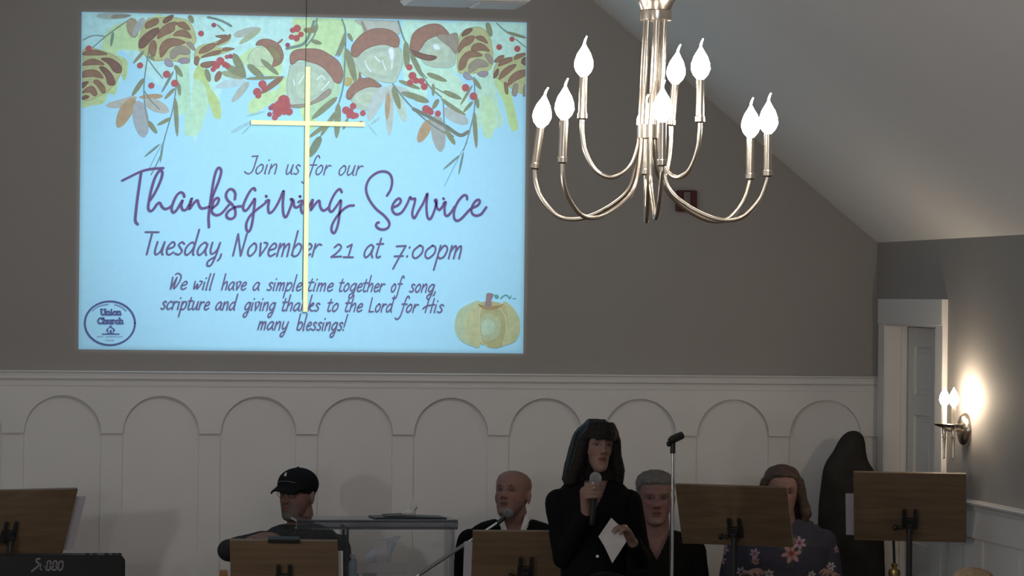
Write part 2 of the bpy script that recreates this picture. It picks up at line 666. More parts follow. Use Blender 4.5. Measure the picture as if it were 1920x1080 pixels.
# ------------------------------------------------------------------ chandelier on the ridge line
CY = -8.0
cc = P(1218, 250, CY)
CX = cc.x
t = thing('chandelier', 'nine-light brushed nickel candle chandelier, lit, hanging right of the projected slide', 'chandelier', (CX, CY, P(1218, 415, CY).z))
zr = lambda py: P(1218, py, CY).z
b = MB()
b.tube([(CX, CY, zr(6)), (CX, CY, zc(0) - 0.02)], 0.008, 14)
b.build('stem', M_nickel, t)
b = MB()
b.lathe((CX, CY, zc(0) - 0.06), [(0.012, 0), (0.055, 0.012), (0.065, 0.03), (0.065, 0.05)], 28)
b.build('canopy', M_nickel, t)
b = MB()
b.lathe((CX + 0.012, CY, zr(38)), [(0.0405, 0.0), (0.041, 0.002), (0.041, 0.024), (0.0385, 0.026), (0.040, 0.030), (0.046, 0.045), (0.056, 0.058), (0.060, 0.060), (0.060, 0.064), (0.02, 0.070)], 40)
b.build('top_cup', M_nickel, t)
b = MB()
b.lathe((CX, CY, zr(260)), [(0.030, 0.0), (0.032, 0.001), (0.032, 0.035), (0.030, 0.036)], 36)
b.tube([(CX, CY, zr(260) - 0.012), (CX, CY, zr(260) + 0.002)], 0.006, 12)
b.build('hub_ring', M_nickel, t)
ARMS = [  # azimuth, radius, height of cup, upper tier, lean
    (158, 0.298, zr(316), 0, 0.13), (212, 0.300, zr(312), 0, 0.03), (264, 0.30, zr(318), 0, 0.0), (342, 0.302, zr(328), 0, 0.0), (17, 0.298, zr(329), 0, 0.0), (80, 0.30, zr(318), 0, 0.0),
    (170, 0.172, zr(223), 1, 0.02), (317, 0.148, zr(230), 1, 0.0), (57, 0.155, zr(228), 1, 0.08)]
for (az, rr, zcup, up, lean) in ARMS:
    a = R(az)
    dx, dy = math.cos(a), math.sin(a)
    zb = zr(412) if not up else zr(333)
    if az == 264:
        zb = zr(412)
    r0 = 0.026
    f = lambda r, z: (CX + dx * r, CY + dy * r, z)
    g = lambda r, z: (CX + 0.012 * (z - zr(250)) / (zr(40) - zr(250)) + dx * r, CY + dy * r, z)
    pts = [g(r0, zr(37)), g(r0, zr(140)), f(r0, zr(250))]
    if up:
        pts += [f(r0 + 0.003, zr(275)), f(r0 + 0.018, zb + 0.035), f(rr * 0.42, zb + 0.008), f(rr * 0.60, zb), f(rr * 0.80, zb + 0.018), f(rr * 0.95, zb + 0.065), f(rr, zb + 0.115), f(rr, zcup)]
    elif az in (264, 80):
        pts += [f(r0 + 0.002, zr(300)), f(r0 + 0.012, zb + 0.09), f(rr * 0.36, zb + 0.03), f(rr * 0.56, zb), f(rr * 0.76, zb + 0.02), f(rr * 0.93, zb + 0.065), f(rr, zb + 0.105), f(rr, zcup)]
    else:
        pts += [f(r0 + 0.004, zr(290)), f(r0 + 0.022, zb + 0.085), f(rr * 0.30, zb + 0.042), f(rr * 0.50, zb + 0.010), f(rr * 0.66, zb), f(rr * 0.80, zb + 0.010), f(rr * 0.93, zb + 0.050), f(rr * 0.99, zb + 0.095), f(rr, zcup)]
    b = MB()
    b.tube(catmull(pts, 8), 0.0056, 12)
    am = b.build('arm', M_nickel, t)
    base = Vector(f(rr, zcup))
    ax = Vector((lean, 0, 1)).normalized()
    b = MB()
    b.lathe(base, [(0.006, -0.004), (0.0125, 0.0), (0.0125, 0.012), (0.0105, 0.014)], 20, ax)
    b.build('candle_cup', M_nickel, am)
    b = MB()
    hs = 0.105
    b.lathe(base, [(0.0105, 0.012), (0.0105, hs), (0.008, hs + 0.003)], 20, ax)
    b.build('candle_sleeve', M_nickel, am)
    b = MB()
    q = base + ax * (hs + 0.003)
    b.lathe(q, [(0.010, 0), (0.019, 0.010), (0.0245, 0.024), (0.0235, 0.038), (0.0175, 0.056), (0.009, 0.070), (0.0035, 0.080), (0.0022, 0.086)], 22, ax)
    tip = [q + ax * 0.084, q + ax * 0.092 + Vector((0.002, 0, 0)), q + ax * 0.101 + Vector((0.006, 0, 0))]
    b.tube(tip, [0.003, 0.0024, 0.0015], 8)
    b.build('bulb', M_bulb, am)

# ------------------------------------------------------------------ ceiling projector above the frame's upper edge
PY = -4.95
pz = P(878, 7, PY).z
xl, xr = P(762, 4, PY).x, P(993, 4, PY).x
xm = (xl + xr) / 2
t = thing('projector', 'pale ceiling projector, only its underside showing above the slide', 'projector', (xm, PY, pz))
M_proj = mat('projector shell', (0.72, 0.74, 0.74), 0.4, var=0.02)
b = MB()
b.extrude([(xl, PY - 0.15, pz + 0.012), (xl + 0.012, PY - 0.15, pz), (xr - 0.03, PY - 0.15, pz - 0.002), (xr, PY - 0.15, pz + 0.02), (xr, PY - 0.15, pz + 0.10), (xr - 0.02, PY - 0.15, pz + 0.115), (xl + 0.02, PY - 0.15, pz + 0.115), (xl, PY - 0.15, pz + 0.10)], (0, 0.30, 0))
b.f = [f for k, f in enumerate(b.f) if k != 1]      # the lens side stays open
b.build('shell', M_proj, t, smooth=False)
b = MB()
b.box2((xr - 0.19, PY - 0.12, pz - 0.006), (xr - 0.03, PY + 0.12, pz - 0.001))
b.build('lamp_door', M_proj, t, smooth=False, bevel=0.002)
b = MB()
b.tube([(0.03 + 0.062 * math.cos(2 * PI * k / 28), PY + 0.152, pz + 0.052 + 0.050 * math.sin(2 * PI * k / 28)) for k in range(29)], 0.005, 8)
b.build('lens_rim', M_black, t)
b = MB()
b.tube([(xm, PY, pz + 0.115), (xm, PY, zc(0) - 0.01)], 0.018, 16)
b.lathe((xm, PY, pz + 0.114), [(0.07, 0), (0.07, 0.012), (0.02, 0.02)], 24)
b.build('ceiling_mount', M_proj, t)
# the beam: a point source inside the shell looking out through a small rectangular gate
SRC = Vector((0.03, PY + 0.02, pz + 0.055))
GY = PY + 0.10
gate = []
for px, py in ((153, 22), (988, 42), (981, 663), (147, 655)):
    w = P(px, py, 0) - SRC
    gate.append(SRC + w * ((GY - SRC.y) / w.y))
b = MB()
out = [Vector((SRC.x + sx * 0.09, GY, SRC.z + sz * 0.05)) for sx, sz in ((-1, 1), (1, 1), (1, -1), (-1, -1))]
for k in range(4):
    b.add([gate[k], gate[(k + 1) % 4], out[(k + 1) % 4], out[k]], [(0, 1, 2, 3)])
b.build('beam_gate', M_black, t, smooth=False)
bl = lamp('projector_beam', 'SPOT', SRC, BEAM, (0.93, 1.0, 1.0), 0.0004, (R(84.0), 0, 0))
bl.data.spot_size = R(38)
bl.data.spot_blend = 1.0

# ------------------------------------------------------------------ the projected slide
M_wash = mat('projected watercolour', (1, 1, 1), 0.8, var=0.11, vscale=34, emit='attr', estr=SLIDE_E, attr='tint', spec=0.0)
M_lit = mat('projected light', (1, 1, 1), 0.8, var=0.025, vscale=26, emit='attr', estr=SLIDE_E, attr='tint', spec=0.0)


class Art(MB):
    lay = [0]
    rim = False

    def __init__(self, sx=1.0, ox=0.0, oy=0.0):
        super().__init__()
        self.m = (sx, ox, oy)

    def to(self, p):
        s, ox, oy = self.m
        return (ox + p[0] / s, oy + p[1] / s)

    def at(self, x0, y0, s):
        self.m = (s, x0, y0)
        return self

    def poly2(self, pts, col):
        """flat closed shape; pts in photo pixels of the wall"""
        Art.lay[0] += 1
        y = -0.004 - Art.lay[0] * 0.000022
        vs = [P(px, py, y) for px, py in pts]
        nrm = Vector((0, 0, 0))
        for i in range(len(vs)):
            a, b_ = vs[i], vs[(i + 1) % len(vs)]
            nrm += a.cross(b_)
        f = tuple(range(len(vs)))
        if nrm.y > 0:
            f = f[::-1]
        self.add(vs, [f], col)

    def blob(self, pts, col, k=5):
        pts = [self.to(p) for p in pts]
        q = [tuple(p) for p in catmull(pts, k, True)]
        self.poly2(q, col)
        if self.rim:
            self.ribbon([np.array(p) for p in q + q[:1]], 1.5, tuple(c * 0.80 for c in col))

    def disc(self, c, r, col, n=14):
        c = self.to(c)
        r = r / self.m[0]
        self.poly2([(c[0] + r * math.cos(2 * PI * i / n), c[1] + r * math.sin(2 * PI * i / n)) for i in range(n)], col)

    def leaf(self, a, b_, w, col, bend=0.0, tipw=0.0):
        a, b_ = np.array(self.to(a)), np.array(self.to(b_))
        w = w / self.m[0]
        d = b_ - a
        nn = np.array([-d[1], d[0]]) / (np.hypot(*d) + 1e-9)
        up, dn = [], []
        for i in range(11):
            t_ = i / 10
            h = w * (math.sin(PI * t_ ** 0.85) ** 0.42) if 0 < t_ < 1 else 0.15 * w
            c = a + d * t_ + nn * bend * np.hypot(*d) * math.sin(PI * t_)
            up.append(tuple(c + nn * h))
            dn.append(tuple(c - nn * h))
        self.poly2(up + dn[::-1], col)

    def line(self, pts, w, col, k=6, smooth=True, taper=False):
        pts = [self.to(p) for p in pts]
        w = w / self.m[0]
        self.ribbon(catmull(pts, k) if smooth and len(pts) > 2 else [np.array(p, float) for p in pts], w, col, taper)

    def ribbon(self, q, w, col, taper=False):
        Art.lay[0] += 1
        y = -0.004 - Art.lay[0] * 0.000022
        q = [np.array(p, float) for p in q]
        h = w / 2
        n = len(q)
        L_, R_ = [], []
        for i in range(n):
            d = q[min(i + 1, n - 1)] - q[max(i - 1, 0)]
            d = d / (np.hypot(*d) + 1e-9)
            nn = np.array([-d[1], d[0]])
            hh = h * (1 - 0.6 * i / n) if taper else h
            L_.append(q[i] + nn * hh)
            R_.append(q[i] - nn * hh)
        vs = [P(p[0], p[1], y) for p in L_] + [P(p[0], p[1], y) for p in R_]
        fs = [(i, i + 1, n + i + 1, n + i) for i in range(n - 1)]
        self.add(vs, fs, col)
        for e in (q[0], q[-1]):
            m = 8
            vs = [P(e[0] + h * math.cos(2 * PI * i / m), e[1] + h * math.sin(2 * PI * i / m), y - 0.000008) for i in range(m)]
            self.add(vs, [tuple(range(m))[::-1]], col)


slide_o = P(567, 660, 0)
slide = thing('projected_slide', 'large lit projected slide announcing a Thanksgiving service, filling the left of the grey wall', 'projected image', (slide_o.x, -0.002, slide_o.z))
b = Art()
corners = [(153, 22), (988, 42), (981, 663), (147, 655)]
vs = [P(px, py, 0.0) for px, py in corners] + [P(px, py, -0.003) for px, py in corners]
b.add(vs, [(4, 5, 6, 7), (0, 1, 5, 4), (1, 2, 6, 5), (2, 3, 7, 6), (3, 0, 4, 7)], L3(163, 219, 250))
b.build('slide_ground', M_lit, slide, smooth=False)

def paint(*rgb):
    """watercolour: every pigment thinned with the slide's own ground colour"""
    k = 0.07
    g = sum(rgb) / 3
    rgb = [c + (g - c) * 0.03 for c in rgb]
    return (lin(rgb[0]) * (1 - k) + lin(163) * k, lin(rgb[1]) * (1 - k) + lin(219) * k, lin(rgb[2]) * (1 - k) + lin(250) * k)


_L3 = L3
L3 = paint
cBR, cBD, cOC, cGB = L3(140, 108, 84), L3(124, 90, 74), L3(176, 186, 138), L3(150, 142, 130)
cCAP, cNUT, cNHL = L3(150, 114, 98), L3(174, 198, 186), L3(214, 236, 246)
cOL, cST, cBE, cPL, cAM = L3(132, 138, 108), L3(116, 138, 136), L3(172, 84, 86), L3(172, 178, 174), L3(172, 150, 118)
cYW, cYW2, cMINT, cLIT = L3(184, 220, 172), L3(190, 214, 130), L3(174, 227, 238), L3(192, 232, 240)
cOLV = L3(136, 142, 92)

a = Art()
# pale watercolour washes
a.at(150, 20, 4.5)
a.blob([(20, 20), (300, 18), (520, 25), (980, 35), (1030, 60), (1030, 330), (980, 560), (700, 640), (520, 500), (330, 330), (340, 620), (200, 640), (20, 700)], cMINT)
a.blob([(300, 120), (470, 110), (500, 320), (340, 330), (300, 380), (200, 350), (200, 230)], cYW)
a.blob([(640, 40), (700, 40), (940, 110), (1010, 220), (960, 380), (850, 420), (700, 300), (480, 340), (500, 150)], cYW)
a.blob([(830, 480), (980, 400), (1030, 600), (1040, 900), (1000, 1040), (930, 1060), (880, 1030), (885, 870), (830, 860)], L3(174, 220, 196))
a.blob([(200, 390), (380, 400), (400, 520), (370, 590), (330, 520), (300, 700), (240, 700), (200, 780), (100, 800), (20, 815), (20, 700), (220, 600)], L3(176, 204, 150))
a.at(360, 20, 4.5)
a.blob([(10, 40), (500, 50), (960, 55), (1030, 60), (1030, 470), (960, 780), (830, 800), (790, 560), (500, 540), (300, 580), (240, 700), (230, 900), (180, 880), (130, 720), (60, 1000), (10, 1040)], L3(178, 228, 232))
a.blob([(60, 450), (120, 520), (150, 640), (230, 760), (245, 900), (190, 900), (130, 750), (90, 640), (10, 560)], L3(178, 206, 140))
a.blob([(10, 600), (110, 640), (130, 820), (60, 1000), (10, 1040)], L3(178, 222, 196))
a.blob([(410, 380), (560, 300), (720, 330), (760, 480), (720, 560), (560, 520), (430, 440)], cYW)
a.blob([(490, 760), (620, 690), (720, 660), (740, 600), (800, 560), (800, 700), (640, 800), (540, 860), (480, 860)], cYW)
a.blob([(850, 60), (1000, 60), (1030, 280), (900, 330), (800, 330), (870, 260)], cYW)
a.blob([(920, 800), (1030, 780), (1030, 1000), (950, 940)], L3(190, 220, 150))
a.at(570, 20, 4.5)
a.blob([(10, 65), (330, 70), (330, 220), (260, 380), (110, 320), (10, 300)], cYW)
a.blob([(340, 75), (480, 80), (500, 190), (420, 250), (360, 180)], L3(184, 222, 190))
a.blob([(10, 450), (250, 560), (300, 700), (100, 900), (10, 920)], L3(172, 210, 178))
a.blob([(840, 80), (1030, 85), (1030, 760), (860, 640), (830, 330)], L3(182, 228, 216))
a.blob([(330, 320), (470, 420), (480, 560), (360, 640), (330, 520)], L3(176, 206, 170))
a.at(780, 20, 4.5)
a.blob([(10, 90), (280, 100), (940, 100), (935, 700), (780, 600), (500, 560), (300, 520), (10, 480)], L3(182, 229, 222))
a.blob([(60, 500), (300, 520), (420, 660), (420, 880), (240, 760), (100, 640)], L3(186, 228, 212))
a.blob([(530, 560), (650, 560), (700, 800), (740, 940), (660, 1000), (560, 960), (510, 980)], L3(178, 222, 206))
a.blob([(700, 560), (780, 640), (860, 960), (840, 1010), (800, 1000), (740, 780), (660, 600)], L3(180, 214, 150))
a.blob([(560, 720), (660, 760), (680, 900), (640, 1060), (600, 1075), (560, 1000)], L3(182, 222, 186))


Art.rim = True


def cone(ar):
    """the hanging pine cone drawn twice along the border (offsets in crop units)"""
    ar.blob([(500, 330), (510, 200), (560, 80), (660, 60), (900, 80), (980, 240), (930, 330), (920, 440), (820, 430), (700, 420), (620, 420)], cOC)
    for pts, c in (
        ([(560, 150), (560, 100), (650, 65), (655, 110)], cBR),
        ([(500, 310), (510, 240), (590, 170), (660, 145), (655, 190), (590, 260), (540, 310)], cBD),
        ([(580, 340), (590, 280), (625, 250), (645, 300), (630, 380), (605, 375)], cBR),
        ([(700, 90), (730, 55), (785, 38), (775, 70), (720, 105)], cBD),
        ([(655, 235), (670, 170), (740, 110), (815, 98), (800, 130), (790, 170), (700, 215)], cBR),
        ([(815, 110), (880, 98), (930, 160), (860, 145)], cBR),
        ([(790, 210), (820, 175), (890, 165), (940, 230), (860, 215)], cBR),
        ([(680, 390), (675, 310), (720, 250), (800, 235), (880, 260), (870, 280), (760, 310), (710, 370)], cBR),
        ([(900, 270), (940, 270), (970, 320), (960, 335), (920, 300)], cGB),
        ([(765, 400), (765, 350), (820, 300), (890, 305), (930, 350), (900, 370), (830, 370), (800, 400)], cGB),
        ([(715, 440), (735, 400), (780, 440), (780, 470), (740, 470)], L3(150, 150, 170)),
        ([(830, 420), (860, 400), (915, 405), (920, 430), (880, 445), (850, 440)], L3(150, 140, 155))):
        ar.blob(pts, c)


cone(a.at(150, 20, 4.5))
a.at(780, 20, 4.5)
a.m = (4.5, 780 - (655 - 350) / 4.5, 20 + (115 / 4.5))
# second cone, same drawing shifted right along the border
for pts, c in (
    ([(350, 480), (355, 280), (400, 170), (540, 140), (620, 220), (650, 380), (620, 500), (470, 530), (380, 530)], cOC),
    ([(390, 200), (420, 160), (475, 152), (450, 190), (395, 215)], cBD),
    ([(360, 355), (365, 290), (420, 225), (490, 215), (470, 270), (400, 310)], cBR),
    ([(500, 225), (560, 215), (605, 275), (540, 250)], cBR),
    ([(470, 335), (490, 285), (560, 280), (620, 340), (560, 335)], cBR),
    ([(365, 500), (370, 420), (430, 350), (500, 345), (560, 380), (450, 400), (410, 480)], cBR),
    ([(580, 375), (620, 370), (650, 430), (630, 450)], cGB),
    ([(450, 520), (450, 460), (520, 410), (600, 440), (600, 470), (530, 480), (480, 510)], cGB),
    ([(400, 550), (420, 515), (470, 560), (470, 580), (430, 580)], L3(150, 150, 170)),
    ([(520, 540), (545, 515), (600, 515), (605, 540), (570, 560)], L3(150, 140, 155))):
    a.at(780, 20, 4.5)
    a.blob(pts, c)
# cone at the left edge
a.at(150, 20, 4.5)
a.blob([(18, 340), (220, 350), (340, 420), (350, 510), (290, 620), (200, 700), (18, 740)], cOC)
for pts, c in (
    ([(20, 370), (60, 340), (140, 335), (230, 368), (100, 375)], cBR),
    ([(20, 460), (60, 420), (130, 410), (205, 455), (120, 455)], cBR),
    ([(180, 405), (260, 405), (340, 460), (345, 520), (290, 515), (240, 450)], cBD),
    ([(20, 560), (20, 520), (80, 500), (150, 510), (195, 570), (110, 555)], cBR),
    ([(165, 480), (210, 480), (270, 540), (295, 600), (285, 628), (235, 620), (220, 560)], cBD),
    ([(20, 610), (70, 600), (40, 640), (20, 650)], cBD),
    ([(20, 690), (60, 650), (110, 640), (145, 700), (120, 720), (85, 690), (50, 690)], cBR),
    ([(115, 600), (150, 585), (205, 640), (210, 690), (185, 690), (150, 640)], cBR),
    ([(15, 745), (40, 715), (75, 725), (50, 745)], cBD)):
    a.blob(pts, c)
# small cone between, and cone at the right edge
a.at(360, 20, 4.5)
a.blob([(20, 380), (60, 300), (180, 270), (320, 210), (300, 270), (200, 310), (350, 320), (230, 370), (80, 400), (40, 460)], cOC)
for pts, c in (
    ([(60, 360), (90, 310), (180, 275), (195, 300), (130, 345)], cBR), ([(80, 395), (160, 350), (245, 335), (220, 365)], cBR),
    ([(200, 290), (250, 240), (325, 200), (300, 250)], cBR), ([(260, 340), (280, 312), (360, 322)], cBR), ([(20, 440), (30, 390), (60, 400), (45, 460)], cBR),
    ([(80, 470), (90, 440), (200, 430), (140, 480)], cBR), ([(200, 215), (290, 205), (260, 230)], cBR)):
    a.blob(pts, c)
a.at(780, 20, 4.5)
a.blob([(650, 530), (700, 420), (820, 390), (935, 370), (935, 640), (900, 700), (780, 640), (700, 580)], cOC)
for pts, c in (
    ([(660, 430), (700, 385), (745, 382), (700, 430)], cBR), ([(695, 465), (720, 420), (790, 395), (812, 420), (740, 455)], cBR),
    ([(830, 410), (850, 370), (925, 365), (870, 400)], cBR), ([(890, 440), (905, 400), (932, 400), (932, 460)], cBD),
    ([(655, 570), (665, 520), (695, 490), (690, 540)], cBD), ([(705, 580), (720, 520), (780, 470), (845, 455), (800, 510)], cBR),
    ([(780, 630), (790, 570), (850, 515), (935, 500), (935, 540), (840, 590)], cBR), ([(745, 610), (770, 620), (775, 700), (755, 690)], cBR),
    ([(810, 690), (830, 620), (860, 630), (845, 715), (820, 715)], cGB), ([(905, 720), (910, 640), (935, 620), (930, 700)], cGB)):
    a.blob(pts, c)

# acorns: body then cap


def nut(ar, body, cap, hl=()):
    ar.blob(body, cNUT)
    cxy = np.mean(np.array(body, float), 0)
    for q_, cc_ in ((.84, L3(170, 193, 180)), (.60, L3(179, 203, 188)), (.36, L3(174, 196, 178))):
        sv, Art.rim = Art.rim, False
        ar.blob([tuple(cxy + (np.array(p_) - cxy) * q_ + (6, 4)) for p_ in body], cc_)
        Art.rim = sv
    for h in hl:
        ar.line(h, 10, cNHL)
    ar.blob(cap, cCAP)


a.at(570, 20, 4.5)
a.blob([(440, 80), (690, 85), (790, 100), (800, 200), (640, 160), (520, 190), (490, 130)], L3(176, 186, 180))
nut(a, [(420, 380), (520, 310), (720, 270), (800, 300), (835, 430), (790, 560), (750, 610), (620, 590), (500, 540), (430, 450)],
    [(400, 360), (410, 290), (500, 190), (620, 150), (740, 170), (800, 230), (800, 290), (770, 310), (680, 285), (580, 300), (500, 340), (450, 390), (415, 385)],
    ([(515, 420), (530, 470), (565, 515)], [(600, 390), (640, 430)], [(660, 420), (690, 500)], [(740, 300), (745, 400), (740, 490)]))
a.blob([(710, 330), (750, 320), (760, 390), (735, 420)], cNHL)
a.line([(490, 100), (520, 165)], 26, cGB)
nut(a, [(350, 720), (450, 660), (600, 640), (650, 700), (640, 790), (560, 840), (440, 820), (400, 760)],
    [(365, 740), (365, 680), (430, 600), (460, 580), (470, 520), (490, 570), (560, 570), (650, 630), (630, 645), (540, 645), (440, 690), (395, 745)])
a.at(440, 90, 1276 / 260)
nut(a, [(480, 340), (500, 220), (530, 150), (700, 130), (850, 200), (910, 320), (880, 400), (780, 490), (560, 550), (500, 470)],
    [(515, 140), (515, 60), (580, 15), (760, 10), (870, 60), (960, 130), (995, 230), (975, 320), (920, 310), (880, 250), (800, 170), (700, 130), (600, 110), (540, 145)],
    ([(540, 290), (550, 340)], [(590, 330), (640, 250)], [(760, 290), (800, 255), (830, 290)], [(800, 390), (870, 310)]))
a.blob([(500, 530), (700, 500), (860, 380), (880, 420), (780, 490), (600, 550)], cGB)
a.at(780, 20, 4.5)
nut(a, [(10, 330), (120, 220), (260, 230), (330, 310), (320, 460), (200, 480), (90, 460), (40, 400)],
    [(-50, 300), (-20, 190), (80, 125), (190, 115), (260, 170), (270, 200), (180, 210), (90, 250), (40, 320), (0, 360), (-40, 350)])
a.blob([(-60, 330), (0, 345), (80, 370), (165, 385), (165, 405), (110, 420), (30, 400), (-40, 365)], cBD)
a.blob([(140, 300), (175, 280), (205, 320), (170, 330)], cNHL)
a.blob([(180, 200), (280, 200), (350, 200), (340, 360), (280, 300), (200, 240)], cGB)
# upper-left acorn seen end on, dark
a.at(360, 20, 4.5)
a.blob([(480, 380), (540, 310), (640, 320), (700, 400), (690, 470), (560, 470), (480, 440)], L3(182, 208, 178))
a.blob([(540, 290), (570, 250), (640, 240), (720, 275), (760, 330), (770, 400), (740, 450), (680, 470), (690, 400), (650, 340), (600, 295)], cCAP)
a.line([(725, 275), (745, 260), (760, 245)], 18, cCAP)
a.blob([(640, 310), (700, 310), (750, 380), (730, 440), (690, 400)], L3(140, 128, 92))

# broad translucent leaves
a.at(150, 20, 4.5)
for p, q, w, c, bd in (((480, 730), (220, 800), 36, cPL, -0.06), ((700, 720), (500, 730), 22, cAM, 0), ((550, 760), (750, 850), 50, cPL, 0), ((460, 740), (320, 985), 55, cAM, 0.03), ((490, 760), (540, 1070), 66, L3(158, 168, 178), 0),
                       ((430, 60), (460, 230), 50, L3(158, 150, 128), 0), ((540, 60), (450, 210), 30, L3(160, 175, 180), 0), ((140, 45), (420, 45), 28, L3(160, 180, 180), 0), ((260, 55), (430, 40), 18, L3(140, 140, 130), 0)):
    a.leaf(p, q, w, c, bd)
a.at(360, 20, 4.5)
for p, q, w, c, bd in (((450, 590), (200, 640), 36, L3(176, 204, 218), 0), ((480, 600), (340, 770), 30, L3(166, 180, 176), 0), ((350, 210), (580, 150), 34, L3(166, 180, 176), 0), ((580, 150), (400, 280), 26, L3(160, 176, 150), 0),
                       ((330, 1030), (500, 935), 16, L3(150, 195, 215), 0), ((420, 1045), (500, 960), 9, L3(150, 195, 215), 0), ((250, 520), (440, 570), 26, L3(150, 160, 130), 0), ((460, 890), (620, 850), 10, L3(150, 195, 205), 0)):
    a.leaf(p, q, w, c, bd)
a.at(570, 20, 4.5)
for p, q, w, c, bd in (((720, 640), (720, 1050), 34, L3(176, 190, 188), 0), ((700, 640), (545, 930), 50, L3(176, 196, 200), 0.05), ((760, 640), (855, 940), 40, L3(178, 204, 196), 0), ((710, 690), (700, 920), 22, cAM, 0), ((700, 640), (900, 690), 30, L3(176, 198, 200), 0), ((640, 900), (560, 960), 10, L3(160, 190, 200), 0), ((540, 960), (620, 1060), 9, L3(160, 200, 220), 0),
                       ((370, 560), (370, 640), 40, L3(172, 168, 110), 0)):
    a.leaf(p, q, w, c, bd)
a.at(780, 20, 4.5)
for p, q, w, c, bd in (((120, 920), (20, 1110), 44, cAM, 0.0), ((170, 880), (210, 1190), 60, L3(160, 166, 166), 0.0), ((230, 830), (440, 950), 54, L3(170, 184, 188), 0.0), ((210, 740), (420, 880), 18, cOL, 0.03)):
    a.leaf(p, q, w, c, bd)

Art.rim = False
# stems and rosemary needles
a.at(150, 20, 4.5)
for pts in ([(400, 85), (280, 170), (190, 240), (110, 310)], [(20, 250), (110, 210), (205, 215)], [(580, 340), (550, 530), (540, 680), (555, 860), (580, 960)], [(810, 470), (815, 600), (790, 800), (760, 920), (715, 1075), (690, 1200)],
            [(690, 1200), (640, 1310), (600, 1385)], [(545, 680), (600, 760), (670, 830)], [(560, 390), (640, 500), (700, 570)]):
    a.line(pts, 9, cST)
for p, q, w in (((280, 180), (262, 300), 12), ((540, 340), (450, 445), 14), ((540, 570), (440, 720), 20), ((790, 510), (690, 690), 11), ((800, 460), (865, 560), 20), ((830, 610), (845, 715), 16), ((800, 655), (715, 745), 15), ((805, 740), (822, 1060), 18), ((770, 905), (655, 965), 16), ((575, 930), (650, 1035), 20), ((585, 380), (630, 420), 14), ((920, 40), (955, 105), 22)):
    a.leaf(p, q, w, cOL if w > 13 else cST)
a.at(140, 270, 4.174)
for p, q, w in (((668, 0), (545, 102), 9), ((690, 5), (670, 145), 8)):
    a.leaf(p, q, w, cST)
a.line([(690, -10), (640, 80), (585, 190)], 5, L3(120, 165, 190))
a.at(560, 270, 4.174)
for p, q, w in (((1265, 85), (1130, 200), 9), ((1290, 60), (1252, 240), 9)):
    a.leaf(p, q, w, cST)
a.line([(1318, -10), (1260, 90), (1140, 330)], 6, L3(120, 165, 190))
a.at(360, 20, 4.5)
a.line([(135, 55), (220, 75), (290, 105), (330, 130)], 20, cST)
a.line([(215, 120), (270, 170)], 13, cOL)
for p, q, w in (((350, 360), (450, 570), 34), ((470, 455), (610, 575), 30), ((580, 410), (730, 540), 22), ((280, 460), (450, 560), 30), ((120, 490), (150, 600), 22), ((240, 510), (200, 600), 26), ((450, 575), (780, 560), 14), ((770, 555), (580, 700), 26)):
    a.leaf(p, q, w, cOL if w != 26 else cBR)
a.line([(1030, 90), (1000, 180), (940, 280), (800, 320)], 24, cST)
a.blob([(945, 150), (1010, 140), (1060, 110), (1050, 180), (960, 185)], L3(140, 130, 90))
a.at(570, 20, 4.5)
for pts in ([(320, 70), (350, 180), (345, 420), (330, 640), (280, 830)], [(795, 85), (840, 230), (900, 350), (960, 480), (1060, 640), (1160, 730)], [(350, 180), (270, 380)], [(750, 620), (860, 760), (1000, 900), (1150, 1010), (1260, 1060)], [(110, 65), (90, 200), (20, 300)]):
    a.line(pts, 13, cST)
for p, q, w in (((360, 320), (440, 610), 30), ((280, 730), (65, 915), 26), ((290, 780), (275, 1075), 28), ((270, 850), (140, 1060), 20), ((140, 1060), (45, 1235), 34), ((190, 960), (40, 1070), 18), ((350, 200), (290, 390), 20), ((370, 190), (410, 260), 16), ((370, 905), (330, 1005), 14), ((750, 640), (810, 830), 26), ((820, 690), (1050, 760), 26), ((860, 260), (870, 490), 28), ((900, 360), (1000, 560), 22), ((800, 590), (980, 660), 18), ((60, 250), (150, 280), 18)):
    a.leaf(p, q, w, cOL if w < 34 else L3(120, 132, 110))
a.at(780, 20, 4.5)
a.line([(-20, 830), (100, 890), (260, 980), (370, 1050), (445, 1020)], 30, L3(118, 120, 106))
for pts in ([(490, 560), (495, 700), (490, 850), (440, 1060), (400, 1180)], [(680, 105), (770, 180), (930, 230)], [(840, 240), (930, 310)], [(230, 760), (240, 960), (270, 1060)], [(30, 500), (90, 570)], [(160, 650), (250, 700)]):
    a.line(pts, 10, cST)
for p, q, w in (((90, 530), (260, 595), 22), ((230, 680), (385, 745), 22), ((145, 615), (145, 720), 14), ((-20, 740), (110, 770), 20), ((190, 745), (140, 830), 20), ((480, 565), (550, 665), 18), ((475, 630), (375, 795), 11), ((510, 730), (525, 825), 17), ((480, 765), (400, 855), 14), ((490, 850), (510, 1160), 19), ((600, 100), (635, 220), 24), ((760, 180), (930, 230), 14), ((250, 1000), (330, 1130), 22)):
    a.leaf(p, q, w, cOL)
a.at(360, 20, 4.5)
